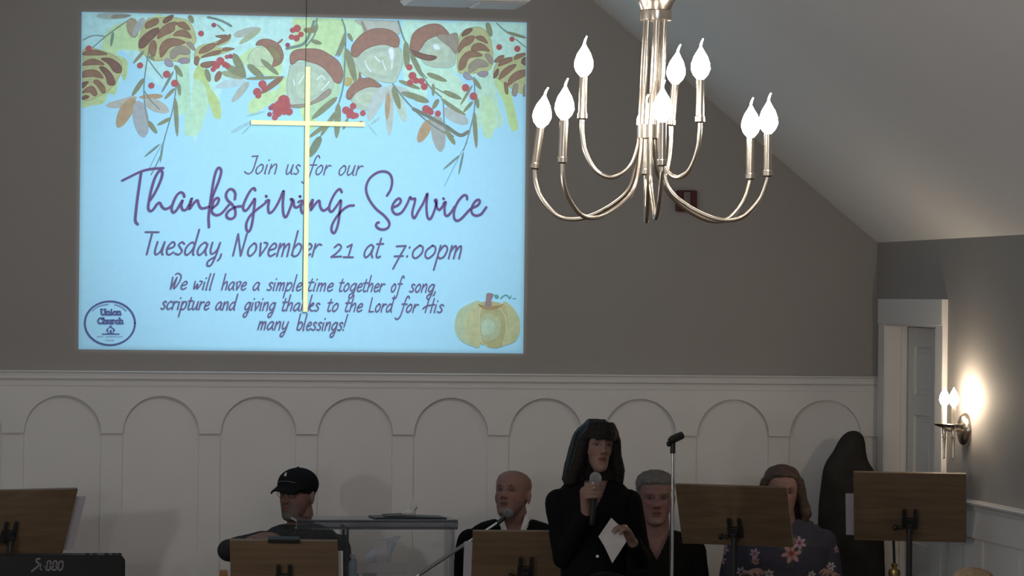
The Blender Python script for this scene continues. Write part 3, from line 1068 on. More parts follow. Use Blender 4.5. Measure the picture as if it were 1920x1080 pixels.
# berries
for x, y, r in ((78, 193, 24), (185, 122, 20), (808, 290, 20), (888, 150, 32), (850, 165, 24), (920, 200, 24), (840, 222, 24), (882, 232, 28), (595, 620, 34), (550, 685, 34), (560, 715, 26), (608, 650, 26), (775, 760, 50), (800, 800, 34), (740, 800, 46), (690, 810, 30), (780, 840, 40), (820, 852, 32), (720, 860, 40), (700, 900, 26), (655, 875, 20), (665, 820, 20),
                (240, 425, 34), (205, 460, 34), (180, 495, 22), (280, 455, 26), (300, 465, 24), (325, 385, 20), (295, 390, 18)):
    a.disc((x, y), r, cBE if r != 20 else L3(150, 74, 96))
a.at(150, 20, 4.5)
for x, y, r in ((75, 318, 25), (508, 462, 26), (603, 632, 26), (732, 537, 31), (800, 612, 31), (1022, 192, 24)):
    a.disc((x, y), r, cBE)
a.at(570, 20, 4.5)
for x, y, r in ((890, 478, 27), (915, 550, 34), (895, 608, 27), (945, 590, 27), (990, 595, 27), (1015, 640, 28), (1030, 830, 34), (415, 805, 28), (355, 840, 33), (390, 850, 28), (380, 885, 24), (415, 885, 30), (440, 885, 24), (497, 865, 25), (481, 952, 22), (1060, 845, 28)):
    a.disc((x, y), r, cBE)
a.at(780, 20, 4.5)
for x, y, r in ((702, 307, 25), (810, 240, 22), (855, 322, 27), (418, 650, 32), (485, 722, 33), (95, 835, 32), (125, 855, 26), (185, 868, 26), (45, 595, 24), (70, 640, 30)):
    a.disc((x, y), r, cBE)
# clip everything to the top and sides of the slide
top = [P(153, 22, 0), P(988, 42, 0)]
xmin, xmax = P(150, 330, 0).x + 0.004, P(984.5, 330, 0).x - 0.004
zmax = top[0].z - 0.003
a.v = [(min(max(p[0], xmin), xmax), p[1], min(p[2], zmax)) for p in a.v]
ob = a.build('botanical_border', M_wash, slide, smooth=False, normals=False)

# pumpkin
a = Art()
a.at(560, 490, 4.174)
cp = [L3(176, 176, 120), L3(186, 184, 132), L3(160, 158, 104)]
a.blob([(1220, 500), (1250, 390), (1340, 330), (1430, 330), (1400, 640), (1300, 640), (1240, 580)], L3(170, 190, 158))
a.blob([(1590, 335), (1660, 345), (1720, 430), (1732, 530), (1700, 620), (1620, 655), (1580, 640)], L3(178, 186, 140))
a.blob([(1410, 335), (1600, 335), (1640, 440), (1630, 560), (1600, 640), (1480, 660), (1400, 600)], L3(174, 172, 122))
a.blob([(1310, 480), (1340, 380), (1410, 345), (1440, 360), (1420, 660), (1340, 640), (1305, 560)], L3(180, 186, 142))
a.blob([(1415, 520), (1420, 400), (1460, 360), (1540, 360), (1600, 400), (1625, 500), (1615, 610), (1570, 675), (1480, 670), (1435, 620)], L3(168, 168, 118))
a.blob([(1420, 520), (1430, 430), (1500, 410), (1580, 470), (1560, 590), (1450, 620)], L3(170, 182, 144))
a.blob([(1428, 520), (1440, 470), (1490, 450), (1540, 500), (1520, 560), (1445, 580)], L3(172, 198, 172))
a.line([(1400, 340), (1330, 400), (1305, 500), (1330, 630)], 6, L3(190, 196, 150))
a.line([(1425, 350), (1412, 480), (1430, 620), (1480, 670)], 7, L3(196, 200, 160))
a.line([(1560, 355), (1615, 430), (1625, 540), (1600, 640)], 7, L3(196, 200, 160))
a.blob([(1400, 335), (1470, 350), (1560, 345), (1610, 335), (1540, 375), (1450, 375)], L3(158, 130, 84))
a.blob([(1460, 350), (1465, 300), (1470, 255), (1495, 247), (1525, 260), (1510, 300), (1508, 350)], L3(140, 120, 124))
a.line([(1535, 265), (1545, 285), (1560, 280), (1550, 265)], 12, L3(84, 150, 140))
a.line([(1580, 290), (1605, 270), (1630, 265), (1650, 290), (1660, 270)], 9, L3(84, 150, 140))
a.line([(1675, 292), (1700, 290)], 5, L3(84, 150, 140))
a.build('pumpkin_picture', M_wash, slide, smooth=False, normals=False)

L3 = _L3
# round church badge
cLG = L3(88, 98, 148)
a = Art()
a.at(140, 550, 1375 / 140)
ring = [(650 + 462 * math.cos(2 * PI * k / 40), 550 + 402 * math.sin(2 * PI * k / 40)) for k in range(41)]
a.line(ring, 34, cLG, 3)
a.line([(330, 320), (450, 235), (620, 200)], 16, L3(112, 130, 170))
a.line([(740, 205), (860, 250), (950, 325)], 14, L3(112, 130, 170))
a.line([(510, 750), (820, 750)], 20, cLG, smooth=False)
a.line([(590, 685), (600, 660), (660, 615), (725, 660), (735, 685)], 20, cLG, smooth=False)
a.line([(610, 680), (610, 740), (715, 740), (715, 680)], 20, cLG, smooth=False)
a.line([(665, 690), (665, 740)], 36, cLG, smooth=False)
a.line([(662, 590), (662, 625)], 12, cLG, smooth=False)
a.line([(640, 603), (685, 603)], 10, cLG, smooth=False)
random.seed(4)
for (x0, x1, y) in ((415, 525, 798), (570, 905, 798), (575, 745, 866)):
    x = x0
    while x < x1 - 20:
        w = random.choice((16, 22, 26))
        a.line([(x, y - 10), (x + w * 0.5, y + 10), (x + w, y - 8)], 7, L3(104, 132, 176), smooth=False)
        x += w + 10
SER = {
    'U': (1.0, [[(0.15, 1.6), (0.15, 0.45), (0.3, 0.05), (0.65, 0.05), (0.8, 0.45), (0.8, 1.6)], [(0, 1.6), (0.32, 1.6)], [(0.66, 1.6), (0.95, 1.6)]]),
    'n': (0.85, [[(0.12, 1), (0.12, 0)], [(0.12, 0.7), (0.4, 1), (0.6, 0.8), (0.6, 0)], [(0, 0), (0.26, 0)], [(0.48, 0), (0.74, 0)], [(0, 1), (0.12, 1)]]),
    'i': (0.42, [[(0.15, 1), (0.15, 0)], [(0, 0), (0.3, 0)], [(0.15, 1.45), (0.16, 1.5)]]),
    'o': (0.8, [[(0.36, 1), (0.08, 0.75), (0.08, 0.25), (0.36, 0), (0.64, 0.25), (0.64, 0.75), (0.36, 1)]]),
    'C': (1.05, [[(0.85, 1.25), (0.6, 1.6), (0.25, 1.4), (0.08, 0.8), (0.25, 0.15), (0.6, 0), (0.88, 0.35)], [(0.86, 1.6), (0.86, 1.2)]]),
    'h': (0.85, [[(0.12, 1.6), (0.12, 0)], [(0.12, 0.7), (0.4, 1), (0.6, 0.8), (0.6, 0)], [(0, 0), (0.26, 0)], [(0.48, 0), (0.74, 0)], [(0, 1.6), (0.12, 1.6)]]),
    'u': (0.85, [[(0.12, 1), (0.12, 0.3), (0.3, 0), (0.58, 0.3)], [(0.6, 1), (0.6, 0), (0.74, 0)], [(0, 1), (0.12, 1)], [(0.46, 1), (0.6, 1)]]),
    'r': (0.65, [[(0.12, 1), (0.12, 0)], [(0.12, 0.65), (0.3, 1), (0.5, 0.95)], [(0, 0), (0.28, 0)], [(0, 1), (0.12, 1)]]),
    'c': (0.72, [[(0.58, 0.75), (0.36, 1), (0.08, 0.75), (0.08, 0.25), (0.36, 0), (0.6, 0.25)]]),
}
HAND = {
    'a': (.80, [[(.62, .8), (.42, 1), (.15, .7), (.08, .25), (.25, 0), (.48, .3), (.62, .85)], [(.62, .85), (.58, .3), (.7, 0)]]),
    'b': (.74, [[(.12, 2.0), (.1, .1)], [(.1, .55), (.35, 1), (.6, .75), (.5, .15), (.25, 0), (.1, .2)]]),
    'c': (.62, [[(.55, .85), (.35, 1), (.1, .6), (.12, .15), (.3, 0), (.55, .2)]]),
    'd': (.80, [[(.6, .8), (.4, 1), (.12, .65), (.08, .2), (.25, 0), (.5, .35), (.6, .8)], [(.65, 2.0), (.6, .3), (.68, 0)]]),
    'e': (.62, [[(.1, .45), (.45, .6), (.5, .85), (.32, 1), (.1, .6), (.12, .15), (.3, 0), (.55, .2)]]),
    'f': (.62, [[(.72, 1.75), (.55, 2), (.38, 1.6), (.3, .3), (.2, -.6), (-.05, -.9), (-.25, -.75)], [(.1, 1), (.62, 1.0)]]),
    'g': (.74, [[(.6, .8), (.4, 1), (.12, .65), (.1, .25), (.28, .05), (.5, .35), (.6, .9)], [(.62, .95), (.56, 0), (.4, -.75), (.15, -.8), (.12, -.45), (.5, -.1)]]),
    'h': (.70, [[(.12, 2.0), (.08, 0)], [(.08, .45), (.35, 1), (.52, .85), (.52, 0)]]),
    'i': (.34, [[(.12, .95), (.1, .1), (.15, 0)], [(.16, 1.4), (.17, 1.45)]]),
    'k': (.66, [[(.12, 2.0), (.08, 0)], [(.1, .5), (.4, 1.0), (.5, .8), (.15, .5)], [(.15, .5), (.35, .1), (.6, 0)]]),
    'l': (.34, [[(.12, 2.0), (.08, .1), (.14, 0)]]),
    'm': (.92, [[(.1, 1), (.08, 0)], [(.08, .5), (.28, .95), (.4, .85), (.4, 0)], [(.4, .5), (.6, .95), (.72, .85), (.74, 0)]]),
    'n': (.72, [[(.1, 1), (.08, 0)], [(.08, .45), (.35, 1), (.52, .85), (.54, 0)]]),
    'o': (.70, [[(.35, 1), (.1, .6), (.12, .15), (.32, 0), (.55, .4), (.52, .85), (.35, 1)]]),
    'p': (.74, [[(.12, 1), (.06, -.9)], [(.1, .5), (.35, 1), (.6, .75), (.5, .15), (.25, 0), (.1, .2)]]),
    'r': (.55, [[(.1, 1), (.08, 0)], [(.08, .5), (.3, .95), (.5, .92)]]),
    's': (.58, [[(.5, .85), (.32, 1), (.15, .8), (.3, .55), (.45, .3), (.3, .02), (.05, .1)]]),
    't': (.50, [[(.22, 1.5), (.14, .2), (.3, 0), (.42, .1)], [(0, 1.05), (.45, 1.08)]]),
    'u': (.74, [[(.1, 1), (.08, .25), (.22, 0), (.45, .3), (.56, 1)], [(.56, 1), (.54, .2), (.64, 0)]]),
    'v': (.62, [[(.08, 1), (.22, 0)], [(.22, 0), (.5, .75), (.5, 1), (.3, 1.05)]]),
    'w': (.86, [[(.06, 1), (.14, .05), (.36, .7), (.42, .05), (.7, .75), (.72, 1), (.5, 1.05)]]),
    'y': (.72, [[(.1, 1), (.1, .35), (.25, .1), (.5, .4), (.6, 1)], [(.6, 1), (.52, 0), (.36, -.75), (.12, -.8), (.12, -.45), (.5, -.1)]]),
    'J': (.66, [[(.15, 1.8), (.6, 1.85)], [(.55, 1.82), (.5, .4), (.3, 0), (.05, .05), (-.1, .2)]]),
    'T': (.78, [[(-.05, 1.75), (.8, 1.75)], [(.4, 1.75), (.38, 0)]]),
    'N': (.92, [[(.1, 0), (.1, 1.7)], [(.1, 1.7), (.6, 0)], [(.6, 0), (.66, 1.75)]]),
    'W': (.95, [[(.05, 1.5), (.14, 0)], [(.14, 0), (.42, 1.5)], [(.42, 1.5), (.42, .05), (.75, .95), (.74, 1.7), (.4, 2.0), (.22, 1.85)]]),
    'L': (.66, [[(.1, 1.75), (.08, 0)], [(.08, 0), (.55, .02)]]),
    'H': (.85, [[(.14, 1.75), (.1, 0)], [(.62, 1.75), (.6, 0)], [(-.2, .45), (.1, .8), (.8, 1.0)]]),
    '2': (.74, [[(.1, .75), (.3, 1), (.5, .75), (.3, .3), (.05, 0)], [(.05, 0), (.65, .05)]]),
    '1': (.66, [[(.12, .8), (.36, 1)], [(.36, 1), (.33, 0)], [(.05, 0), (.62, 0)]]),
    '7': (.72, [[(.02, .9), (.6, .95)], [(.6, .95), (.35, 0), (.15, -.85)], [(.05, .12), (.58, .15)]]),
    '0': (.80, [[(.4, 1), (.1, .6), (.12, .15), (.36, 0), (.64, .4), (.62, .85), (.4, 1)]]),
    ':': (.36, [[(.14, .8), (.15, .85)], [(.12, .1), (.13, .15)]]),
    ',': (.34, [[(.12, .1), (.1, -.2), (0, -.4)]]),
    '!': (.34, [[(.22, 2.0), (.12, .5)], [(.1, .05), (.11, .1)]]),
}


def word(ar, text, x0, x1, y0, xh, w, col, font=HAND, slant=0.2, tilt=0.012, sm=True):
    """write a word between px x0 and x1 on the baseline y0"""
    strokes, x = [], 0.0
    for ch in text:
        adv, ss = font[ch]
        for s in ss:
            strokes.append([(x + px + slant * py, py) for px, py in s])
        x += adv
    allx = [p[0] for s in strokes for p in s]
    lo, hi = min(allx), max(allx)
    sx = (x1 - x0) / (hi - lo)
    for s in strokes:
        q = [(x0 + (px - lo) * sx, y0 + (px - lo) * sx * tilt - py * xh) for px, py in s]
        q = catmull(q, 5) if (len(q) > 2 and sm) else [np.array(p, float) for p in q]
        ar.ribbon(q, w, col)


word(a, 'Union', 189, 227, 590.2, 6.4, 2.9, cLG, SER, 0.0, 0.0)
word(a, 'Church', 184, 231, 606.6, 6.4, 2.9, cLG, SER, 0.0, 0.0)
a.build('church_badge', M_lit, slide, smooth=False, normals=False)

# written lines
cTX = L3(106, 100, 138)
a = Art()
ty = lambda x: 325.3 + (x - 459) * 0.016
for tx, x0, x1 in (('Join', 459, 519), ('us', 537, 563), ('for', 566, 621), ('our', 636, 681)):
    word(a, tx, x0, x1, ty(x0), 18, 2.4, cTX)
a.build('invitation_line', M_lit, slide, smooth=False, normals=False)
a = Art()
ty = lambda x: 477 + (x - 275) * 0.0135
for tx, x0, x1 in (('Tuesday,', 273, 415), ('November', 437, 603), ('21', 621, 662), ('at', 683, 719), ('7:00pm', 737, 865)):
    word(a, tx, x0, x1, ty(x0), 24, 3.4, cTX)
a.build('date_line', M_lit, slide, smooth=False, normals=False)
a = Art()
ty = lambda x: 542 + (x - 320) * 0.012
for tx, x0, x1 in (('We', 320, 351), ('will', 364, 402), ('have', 416, 462), ('a', 475, 487), ('simple', 501, 566), ('time', 579, 625), ('together', 637, 722), ('of', 734, 758), ('song,', 768, 816)):
    word(a, tx, x0, x1, ty(x0), 15, 2.5, cTX)
a.build('message_line', M_lit, slide, smooth=False, normals=False)
a = Art()
ty = lambda x: 579.5 + (x - 302) * 0.012
for tx, x0, x1 in (('scripture', 302, 393), ('and', 405, 446), ('giving', 457, 517), ('thanks', 530, 600), ('to', 615, 634), ('the', 648, 680), ('Lord', 692, 740), ('for', 741, 785), ('His', 793, 832)):
    word(a, tx, x0, x1, ty(x0), 15, 2.5, cTX)
a.build('message_line', M_lit, slide, smooth=False, normals=False)
a = Art()
ty = lambda x: 617.5 + (x - 484) * 0.012
for tx, x0, x1 in (('many', 484, 541), ('blessings!', 557, 652)):
    word(a, tx, x0, x1, ty(x0), 15, 2.5, cTX)
a.build('message_line', M_lit, slide, smooth=False, normals=False)

# script heading
cHD = L3(106, 90, 136)
a = Art()
a.at(140, 270, 4.174)
HW_ = 19
for s in (
    [(375, 285), (430, 258), (520, 215), (600, 195), (695, 188)],
    [(522, 222), (505, 340), (490, 450), (478, 560), (478, 605), (495, 628)],
    [(592, 440), (625, 390), (660, 320), (686, 248), (684, 212), (664, 210), (630, 265), (602, 355), (582, 455), (578, 505), (597, 525), (622, 505), (648, 468), (668, 460), (684, 488), (708, 508), (740, 498), (768, 475)],
    [(860, 412), (852, 388), (828, 378), (798, 405), (772, 460), (760, 510), (776, 536), (802, 512), (832, 462), (846, 440), (836, 480), (848, 514), (874, 512), (900, 470), (918, 422), (905, 478), (900, 508), (940, 455), (962, 440), (972, 472), (990, 500), (1022, 500), (1062, 478), (1085, 400), (1125, 300), (1148, 222), (1140, 190), (1120, 190), (1098, 245), (1080, 340), (1064, 450), (1050, 570), (1053, 650)],
    [(1072, 525), (1086, 455), (1112, 422), (1130, 432), (1118, 468), (1085, 498), (1070, 512), (1085, 545), (1120, 556), (1158, 535), (1205, 480), (1225, 462)],
    [(1255, 432), (1258, 385), (1236, 355), (1206, 358), (1186, 395), (1196, 435), (1236, 475), (1258, 520), (1255, 565), (1226, 585), (1196, 575), (1190, 548), (1216, 515), (1270, 490), (1318, 486)],
    [(1415, 362), (1405, 345), (1380, 360), (1345, 420), (1320, 488), (1330, 520), (1352, 512), (1388, 462), (1412, 430), (1402, 530), (1390, 620), (1370, 680), (1348, 672), (1345, 622), (1375, 560), (1430, 510), (1480, 472), (1515, 440)],
    [(1497, 447), (1522, 440), (1515, 490), (1522, 536), (1548, 528), (1582, 480), (1612, 420), (1637, 366), (1630, 470), (1636, 550), (1656, 570), (1680, 520), (1702, 455), (1692, 430), (1712, 440), (1720, 488), (1745, 493), (1772, 470)],
    [(1752, 452), (1782, 445), (1772, 500), (1786, 540), (1815, 520), (1845, 470), (1864, 434), (1856, 490), (1850, 515), (1895, 455), (1916, 445), (1922, 488), (1942, 518), (1968, 512), (1995, 488)],
    [(1498, 405), (1503, 412)], [(1762, 407), (1767, 413)],
):
    a.line(s, HW_, cHD)
a.at(560, 270, 4.174)
for s in (
    [(338, 376), (325, 353), (300, 366), (265, 420), (240, 488), (246, 524), (266, 524), (302, 478), (332, 440), (322, 530), (310, 620), (285, 690), (262, 685), (260, 640), (292, 578), (340, 520), (390, 485), (432, 480)],
    [(692, 402), (720, 355), (732, 290), (715, 236), (670, 214), (610, 226), (552, 275), (528, 345), (546, 420), (600, 500), (670, 560), (708, 610), (704, 648), (670, 668), (628, 662), (606, 638), (614, 617), (628, 613)],
    [(738, 496), (780, 476), (800, 446), (786, 425), (756, 445), (732, 490), (740, 530), (770, 550), (810, 530), (848, 470), (872, 416), (886, 430), (912, 428), (905, 470), (890, 530), (894, 568), (910, 575), (940, 520), (976, 460), (1008, 386), (1000, 480), (1008, 568), (1030, 585), (1055, 540), (1075, 472), (1066, 440), (1080, 440), (1080, 488), (1100, 514), (1128, 485), (1136, 462), (1152, 456), (1142, 500), (1146, 550), (1166, 560), (1196, 530), (1220, 490)],
    [(1318, 432), (1315, 406), (1290, 402), (1250, 445), (1220, 510), (1216, 575), (1240, 600), (1276, 580), (1322, 530), (1352, 503), (1400, 480), (1418, 450), (1405, 435), (1376, 455), (1352, 505), (1360, 545), (1390, 560), (1425, 550), (1450, 520), (1468, 494)],
    [(1132, 425), (1137, 430)],
):
    a.line(s, HW_, cHD)
a.build('script_heading', M_lit, slide, smooth=False, normals=False)

# ------------------------------------------------------------------ gold cross hung on the wall in front of the slide
M_gold = mat('pale gold leaf', (0.98, 0.98, 0.56), 0.5, 0.0, var=0.04, vscale=60)
ct, cbm, cl_, cr_ = P(577, 125, -0.03), P(572.5, 585, -0.03), P(470, 230.5, -0.03), P(684, 232.5, -0.03)
cxm = (ct.x + cbm.x) / 2
t = thing('wall_cross', 'tall thin gold cross hanging on the wall in front of the projected slide', 'cross', (cxm, -0.03, cbm.z))
b = MB()
b.box2((cxm - 0.0115, -0.04, cbm.z), (cxm + 0.0115, -0.022, ct.z))
b.build('upright', M_gold, t, smooth=False, bevel=0.002)
b = MB()
zz = (cl_.z + cr_.z) / 2
b.box2((cl_.x, -0.042, zz - 0.0115), (cr_.x, -0.021, zz + 0.0115))
b.build('crossbar', M_gold, t, smooth=False, bevel=0.002)
b = MB()
b.tube([(cxm - 0.012, -0.0125, cbm.z + 0.06), (cxm - 0.010, -0.014, 3.2), (cxm - 0.006, -0.010, 4.2), (cxm - 0.004, -0.006, 4.80)], 0.0013, 8)
b.build('hanging_wire', M_black, t)
for z in (ct.z - 0.1, zz, cbm.z + 0.1):
    b = MB()
    b.tube([(cxm, -0.0005, z), (cxm, -0.024, z)], 0.005, 10)
    b.build('wall_peg', M_gold, t)

# ------------------------------------------------------------------ people
M_skin = mat('skin', (1, 1, 1), 0.6, var=0.05, vscale=60, attr='tint', spec=0.3)
M_hairb = mat('near-black hair', (0.017, 0.0155, 0.015), 0.55, var=0.35, vscale=90, bump=0.3, bscale=120, spec=0.12)
M_hairg = mat('grey hair', (0.115, 0.108, 0.10), 0.7, var=0.3, vscale=90, bump=0.5, bscale=150)
M_hairr = mat('brown hair', (0.062, 0.041, 0.030), 0.6, var=0.35, vscale=70, bump=0.5, bscale=120)
M_hairt = mat('sandy hair', (0.34, 0.24, 0.145), 0.6, var=0.25, vscale=80, bump=0.5, bscale=150)
M_suit = mat('black cloth', (0.0065, 0.0065, 0.007), 0.9, var=0.15, vscale=50, spec=0.08)
M_blk2 = mat('black knit', (0.008, 0.008, 0.0085), 0.9, var=0.2, vscale=60, spec=0.08)
M_shirt = mat('white shirt cloth', (0.62, 0.62, 0.64), 0.8, var=0.03)
M_sweat = mat('charcoal sweater', (0.040, 0.042, 0.045), 0.95, var=0.25, vscale=45, bump=0.4, bscale=90, spec=0.1)
M_capm = mat('black cap cloth', (0.010, 0.010, 0.012), 0.9, var=0.1, spec=0.08)
M_trou = mat('dark trouser cloth', (0.025, 0.026, 0.03), 0.9, var=0.15, spec=0.2)
M_shoe = mat('black leather', (0.015, 0.014, 0.014), 0.4)
M_dress = mat('flowered navy cloth', (1, 1, 1), 0.9, var=0.12, vscale=50, attr='tint', spec=0.15)
M_gilt = mat('gold ring', (0.9, 0.75, 0.4), 0.2, 1.0, var=0.02)
M_pearl = mat('pale button', (0.75, 0.74, 0.72), 0.25, var=0.02)

ZT_ = [-.118, -.112, -.100, -.085, -.06, -.03, 0, .03, .06, .085, .103, .114, .118]
HWID = [.004, .024, .036, .045, .056, .064, .070, .074, .076, .070, .053, .028, .004]
FRONT = [-.062, -.084, -.090, -.088, -.086, -.090, -.089, -.094, -.092, -.080, -.058, -.030, -.002]
BACK = [-.030, -.022, -.010, .008, .040, .078, .092, .100, .101, .088, .064, .032, .006]


def head_geo(b, c, M, k=1.0, nose=1.0, wide=1.0, jaw=1.0, beard=0.0):
    n, m = 56, 54
    vs, fs = [], []
    for i in range(m + 1):
        z = -.118 + .236 * (0.5 - 0.5 * math.cos(PI * i / m))
        hw = float(np.interp(z, ZT_, HWID)) * wide * (jaw if z < -.04 else 1.0)
        fr, bk = float(np.interp(z, ZT_, FRONT)), float(np.interp(z, ZT_, BACK))
        mid, hd = (fr + bk) / 2, (bk - fr) / 2
        for j in range(n):
            an = 2 * PI * j / n
            sx, cy = math.sin(an), -math.cos(an)
            x = hw * math.copysign(abs(sx) ** 0.92, sx)
            y = mid + hd * math.copysign(abs(cy) ** 0.92, cy)
            if cy < 0:
                w = min(1.0, -cy * 1.4)
                g = lambda x0, z0, a, b_: math.exp(-((x - x0) / a) ** 2 - ((z - z0) / b_) ** 2)
                d = 0.0
                d += 0.010 * (g(.031, .012, .016, .011) + g(-.031, .012, .016, .011))        # eye sockets
                d -= 0.005 * (g(.031, .010, .010, .006) + g(-.031, .010, .010, .006))        # eyeballs
                d -= 0.006 * (g(.030, .034, .022, .008) + g(-.030, .034, .022, .008))        # brows
                d -= nose * 0.012 * g(0, .006, .009, .020)                                   # bridge
                d -= nose * 0.022 * g(0, -.020, .012, .012)                                  # tip
                d -= nose * 0.009 * (g(.013, -.024, .007, .008) + g(-.013, -.024, .007, .008))
                d += 0.004 * (g(.026, -.036, .008, .018) + g(-.026, -.036, .008, .018))      # folds
                d -= 0.0065 * g(0, -.050, .022, .0055)                                       # upper lip
                d += 0.0035 * g(0, -.0565, .022, .003)
                d -= 0.0065 * g(0, -.063, .018, .006)                                        # lower lip
                d += 0.004 * g(0, -.076, .022, .006)
                d -= 0.007 * g(0, -.096, .020, .013)                                         # chin
                d -= 0.004 * (g(.044, -.016, .016, .016) + g(-.044, -.016, .016, .016))      # cheeks
                d -= beard * 0.006 * g(0, -.075, .034, .036)
                y += d * w
            vs.append(c + M @ (Vector((x, y, z)) * k))
    for i in range(m):
        for j in range(n):
            fs.append((i * n + j, i * n + (j + 1) % n, (i + 1) * n + (j + 1) % n, (i + 1) * n + j))
    fs.append(tuple(range(n - 1, -1, -1)))
    fs.append(tuple(m * n + j for j in range(n)))
    b.add(vs, fs)
    for s in (-1, 1):
        b.ell(c + M @ (Vector((s * .078 * wide, .012, -.004)) * k), (.009 * k, .017 * k, .031 * k), M @ Matrix.Rotation(R(14 * s), 3, 'Z') @ Matrix.Rotation(R(-10), 3, 'X'), 14, 10)
        b.ell(c + M @ (Vector((s * .079 * wide, .008, -.030)) * k), (.006 * k, .009 * k, .010 * k), M, 10, 8)


def face_color(c, M, k, skin, lips, brow, beard=None, stubble=None, blush=0.12):
    Mi = np.array(M.transposed())
    c0 = np.array(c)
    skin, lips, brow = np.array(skin), np.array(lips) * .8, np.array(brow)

    def f(co):
        q = ((co - c0) @ Mi.T) / k
        x, y, z = q[:, 0], q[:, 1], q[:, 2]
        out = np.tile(skin, (len(co), 1))
        front = (y < -.035) & (np.abs(z) < .13)
        ax = np.abs(x)

        def mix(mask, col, amt=1.0):
            m = np.clip(mask, 0, 1)[:, None] * amt
            out[:] = out * (1 - m) + np.array(col) * m
        gs = lambda a, a0, w: np.exp(-((a - a0) / w) ** 2)
        mix(gs(ax, .044, .02) * gs(z, -.018, .02) * front, skin * np.array([1.15, .72, .70]), blush * 4)
        mix(gs(x, 0, .014) * gs(z, -.022, .012) * front, skin * np.array([1.12, .74, .72]), blush * 3)
        if stubble is not None:
            mix(((z < -.035) & (z > -.13) & (ax < .062) & (y < .0)) * 1.0, stubble, 0.5)
        if beard is not None:
            mix(((ax < .036) & (z < -.036) & (z > -.125) & front) * 1.0, beard, 0.85)
        mix(((ax < .0235 - np.abs(z + .0565) * .9) & (np.abs(z + .0565) < .0105) & front) * 1.0, lips)
        mix(((ax < .022) & (np.abs(z + .0565) < .0018) & front) * 1.0, lips * .35)
        bz = .036 - ((ax - .030) / .05) ** 2 * .8
        mix(((ax > .013) & (ax < .050) & (np.abs(z - bz) < .0058) & front) * 1.0, brow, 0.7)
        e = ((ax - .031) / .0150) ** 2 + ((z - .011) / .0056) ** 2
        mix((front & (e < 2.0)) * 1.0, skin * .45, 0.8)
        mix((front & (e < .7)) * 1.0, skin * .45 + .06)
        mix((front & (((ax - .031) / .0068) ** 2 + ((z - .0105) / .0050) ** 2 < 1)) * 1.0, (.03, .022, .018))
        mix((front & ((ax - .0095) ** 2 + (z + .031) ** 2 < .0036 ** 2)) * 1.0, skin * .3)
        return out
    return f


def hair_shell(b, c, M, k, ys, zts, grow=.085, wide=1.0):
    """a close crop: the skull's own shape swollen above the hairline zts(ys), shrunk inside the head below it"""
    n, m = 48, 40
    vs, fs = [], []
    for i in range(m + 1):
        z = -.118 + .236 * (0.5 - 0.5 * math.cos(PI * i / m))
        hw = float(np.interp(z, ZT_, HWID)) * wide
        fr, bk = float(np.interp(z, ZT_, FRONT)), float(np.interp(z, ZT_, BACK))
        mid, hd = (fr + bk) / 2, (bk - fr) / 2
        for j in range(n):
            an = 2 * PI * j / n
            x = hw * math.copysign(abs(math.sin(an)) ** .92, math.sin(an))
            y = mid - hd * math.copysign(abs(math.cos(an)) ** .92, math.cos(an))
            zt = float(np.interp(y, ys, zts))
            w = min(max((z - zt + .008) / .016, 0), 1)
            s = .80 + (.20 + grow) * w * w * (3 - 2 * w)
            vs.append(c + M @ (Vector((x * s, .008 + (y - .008) * s, z * s)) * k))
    for i in range(m):
        for j in range(n):
            fs.append((i * n + j, i * n + (j + 1) % n, (i + 1) * n + (j + 1) % n, (i + 1) * n + j))
    fs.append(tuple(range(n - 1, -1, -1)))
    fs.append(tuple(m * n + j for j in range(n)))
    return b.add(vs, fs)


def rotm(t, p=0.0, r=0.0):
    return Matrix.Rotation(-R(t), 3, 'Z') @ Matrix.Rotation(-R(p), 3, 'X') @ Matrix.Rotation(R(r), 3, 'Y')


def torso_rings(nb, bt, off=0.0, sw=0.19, top=0.02, low=-0.62, fat=1.0, lean=0.0):
    """rings from collar down to the hips; nb = base of the neck"""
    prof = [(0.025, .058, .060), (-.005, .080, .066), (-.020, .42 * sw + .048, .074), (-.038, .66 * sw + .028, .084), (-.060, .84 * sw + .006, .094), (-.09, .92 * sw, .104), (-.13, .92 * sw, .112), (-.20, .89 * sw, .120), (-.30, .85 * sw, .120),
            (-.42, .82 * sw, .116), (-.52, .86 * sw, .122), (-.62, .90 * sw, .128)]
    out = []
    cb, sb = math.cos(-R(bt)), math.sin(-R(bt))
    for dz, rx, ry in prof:
        if dz > top or dz < low:
            continue
        f = fat if dz < -.1 else 1.0
        yy = -lean * dz
        out.append((Vector((nb.x - yy * sb * 0, nb.y + yy, nb.z + dz)), rx * f + off, ry * f + off, -R(bt)))
    return out


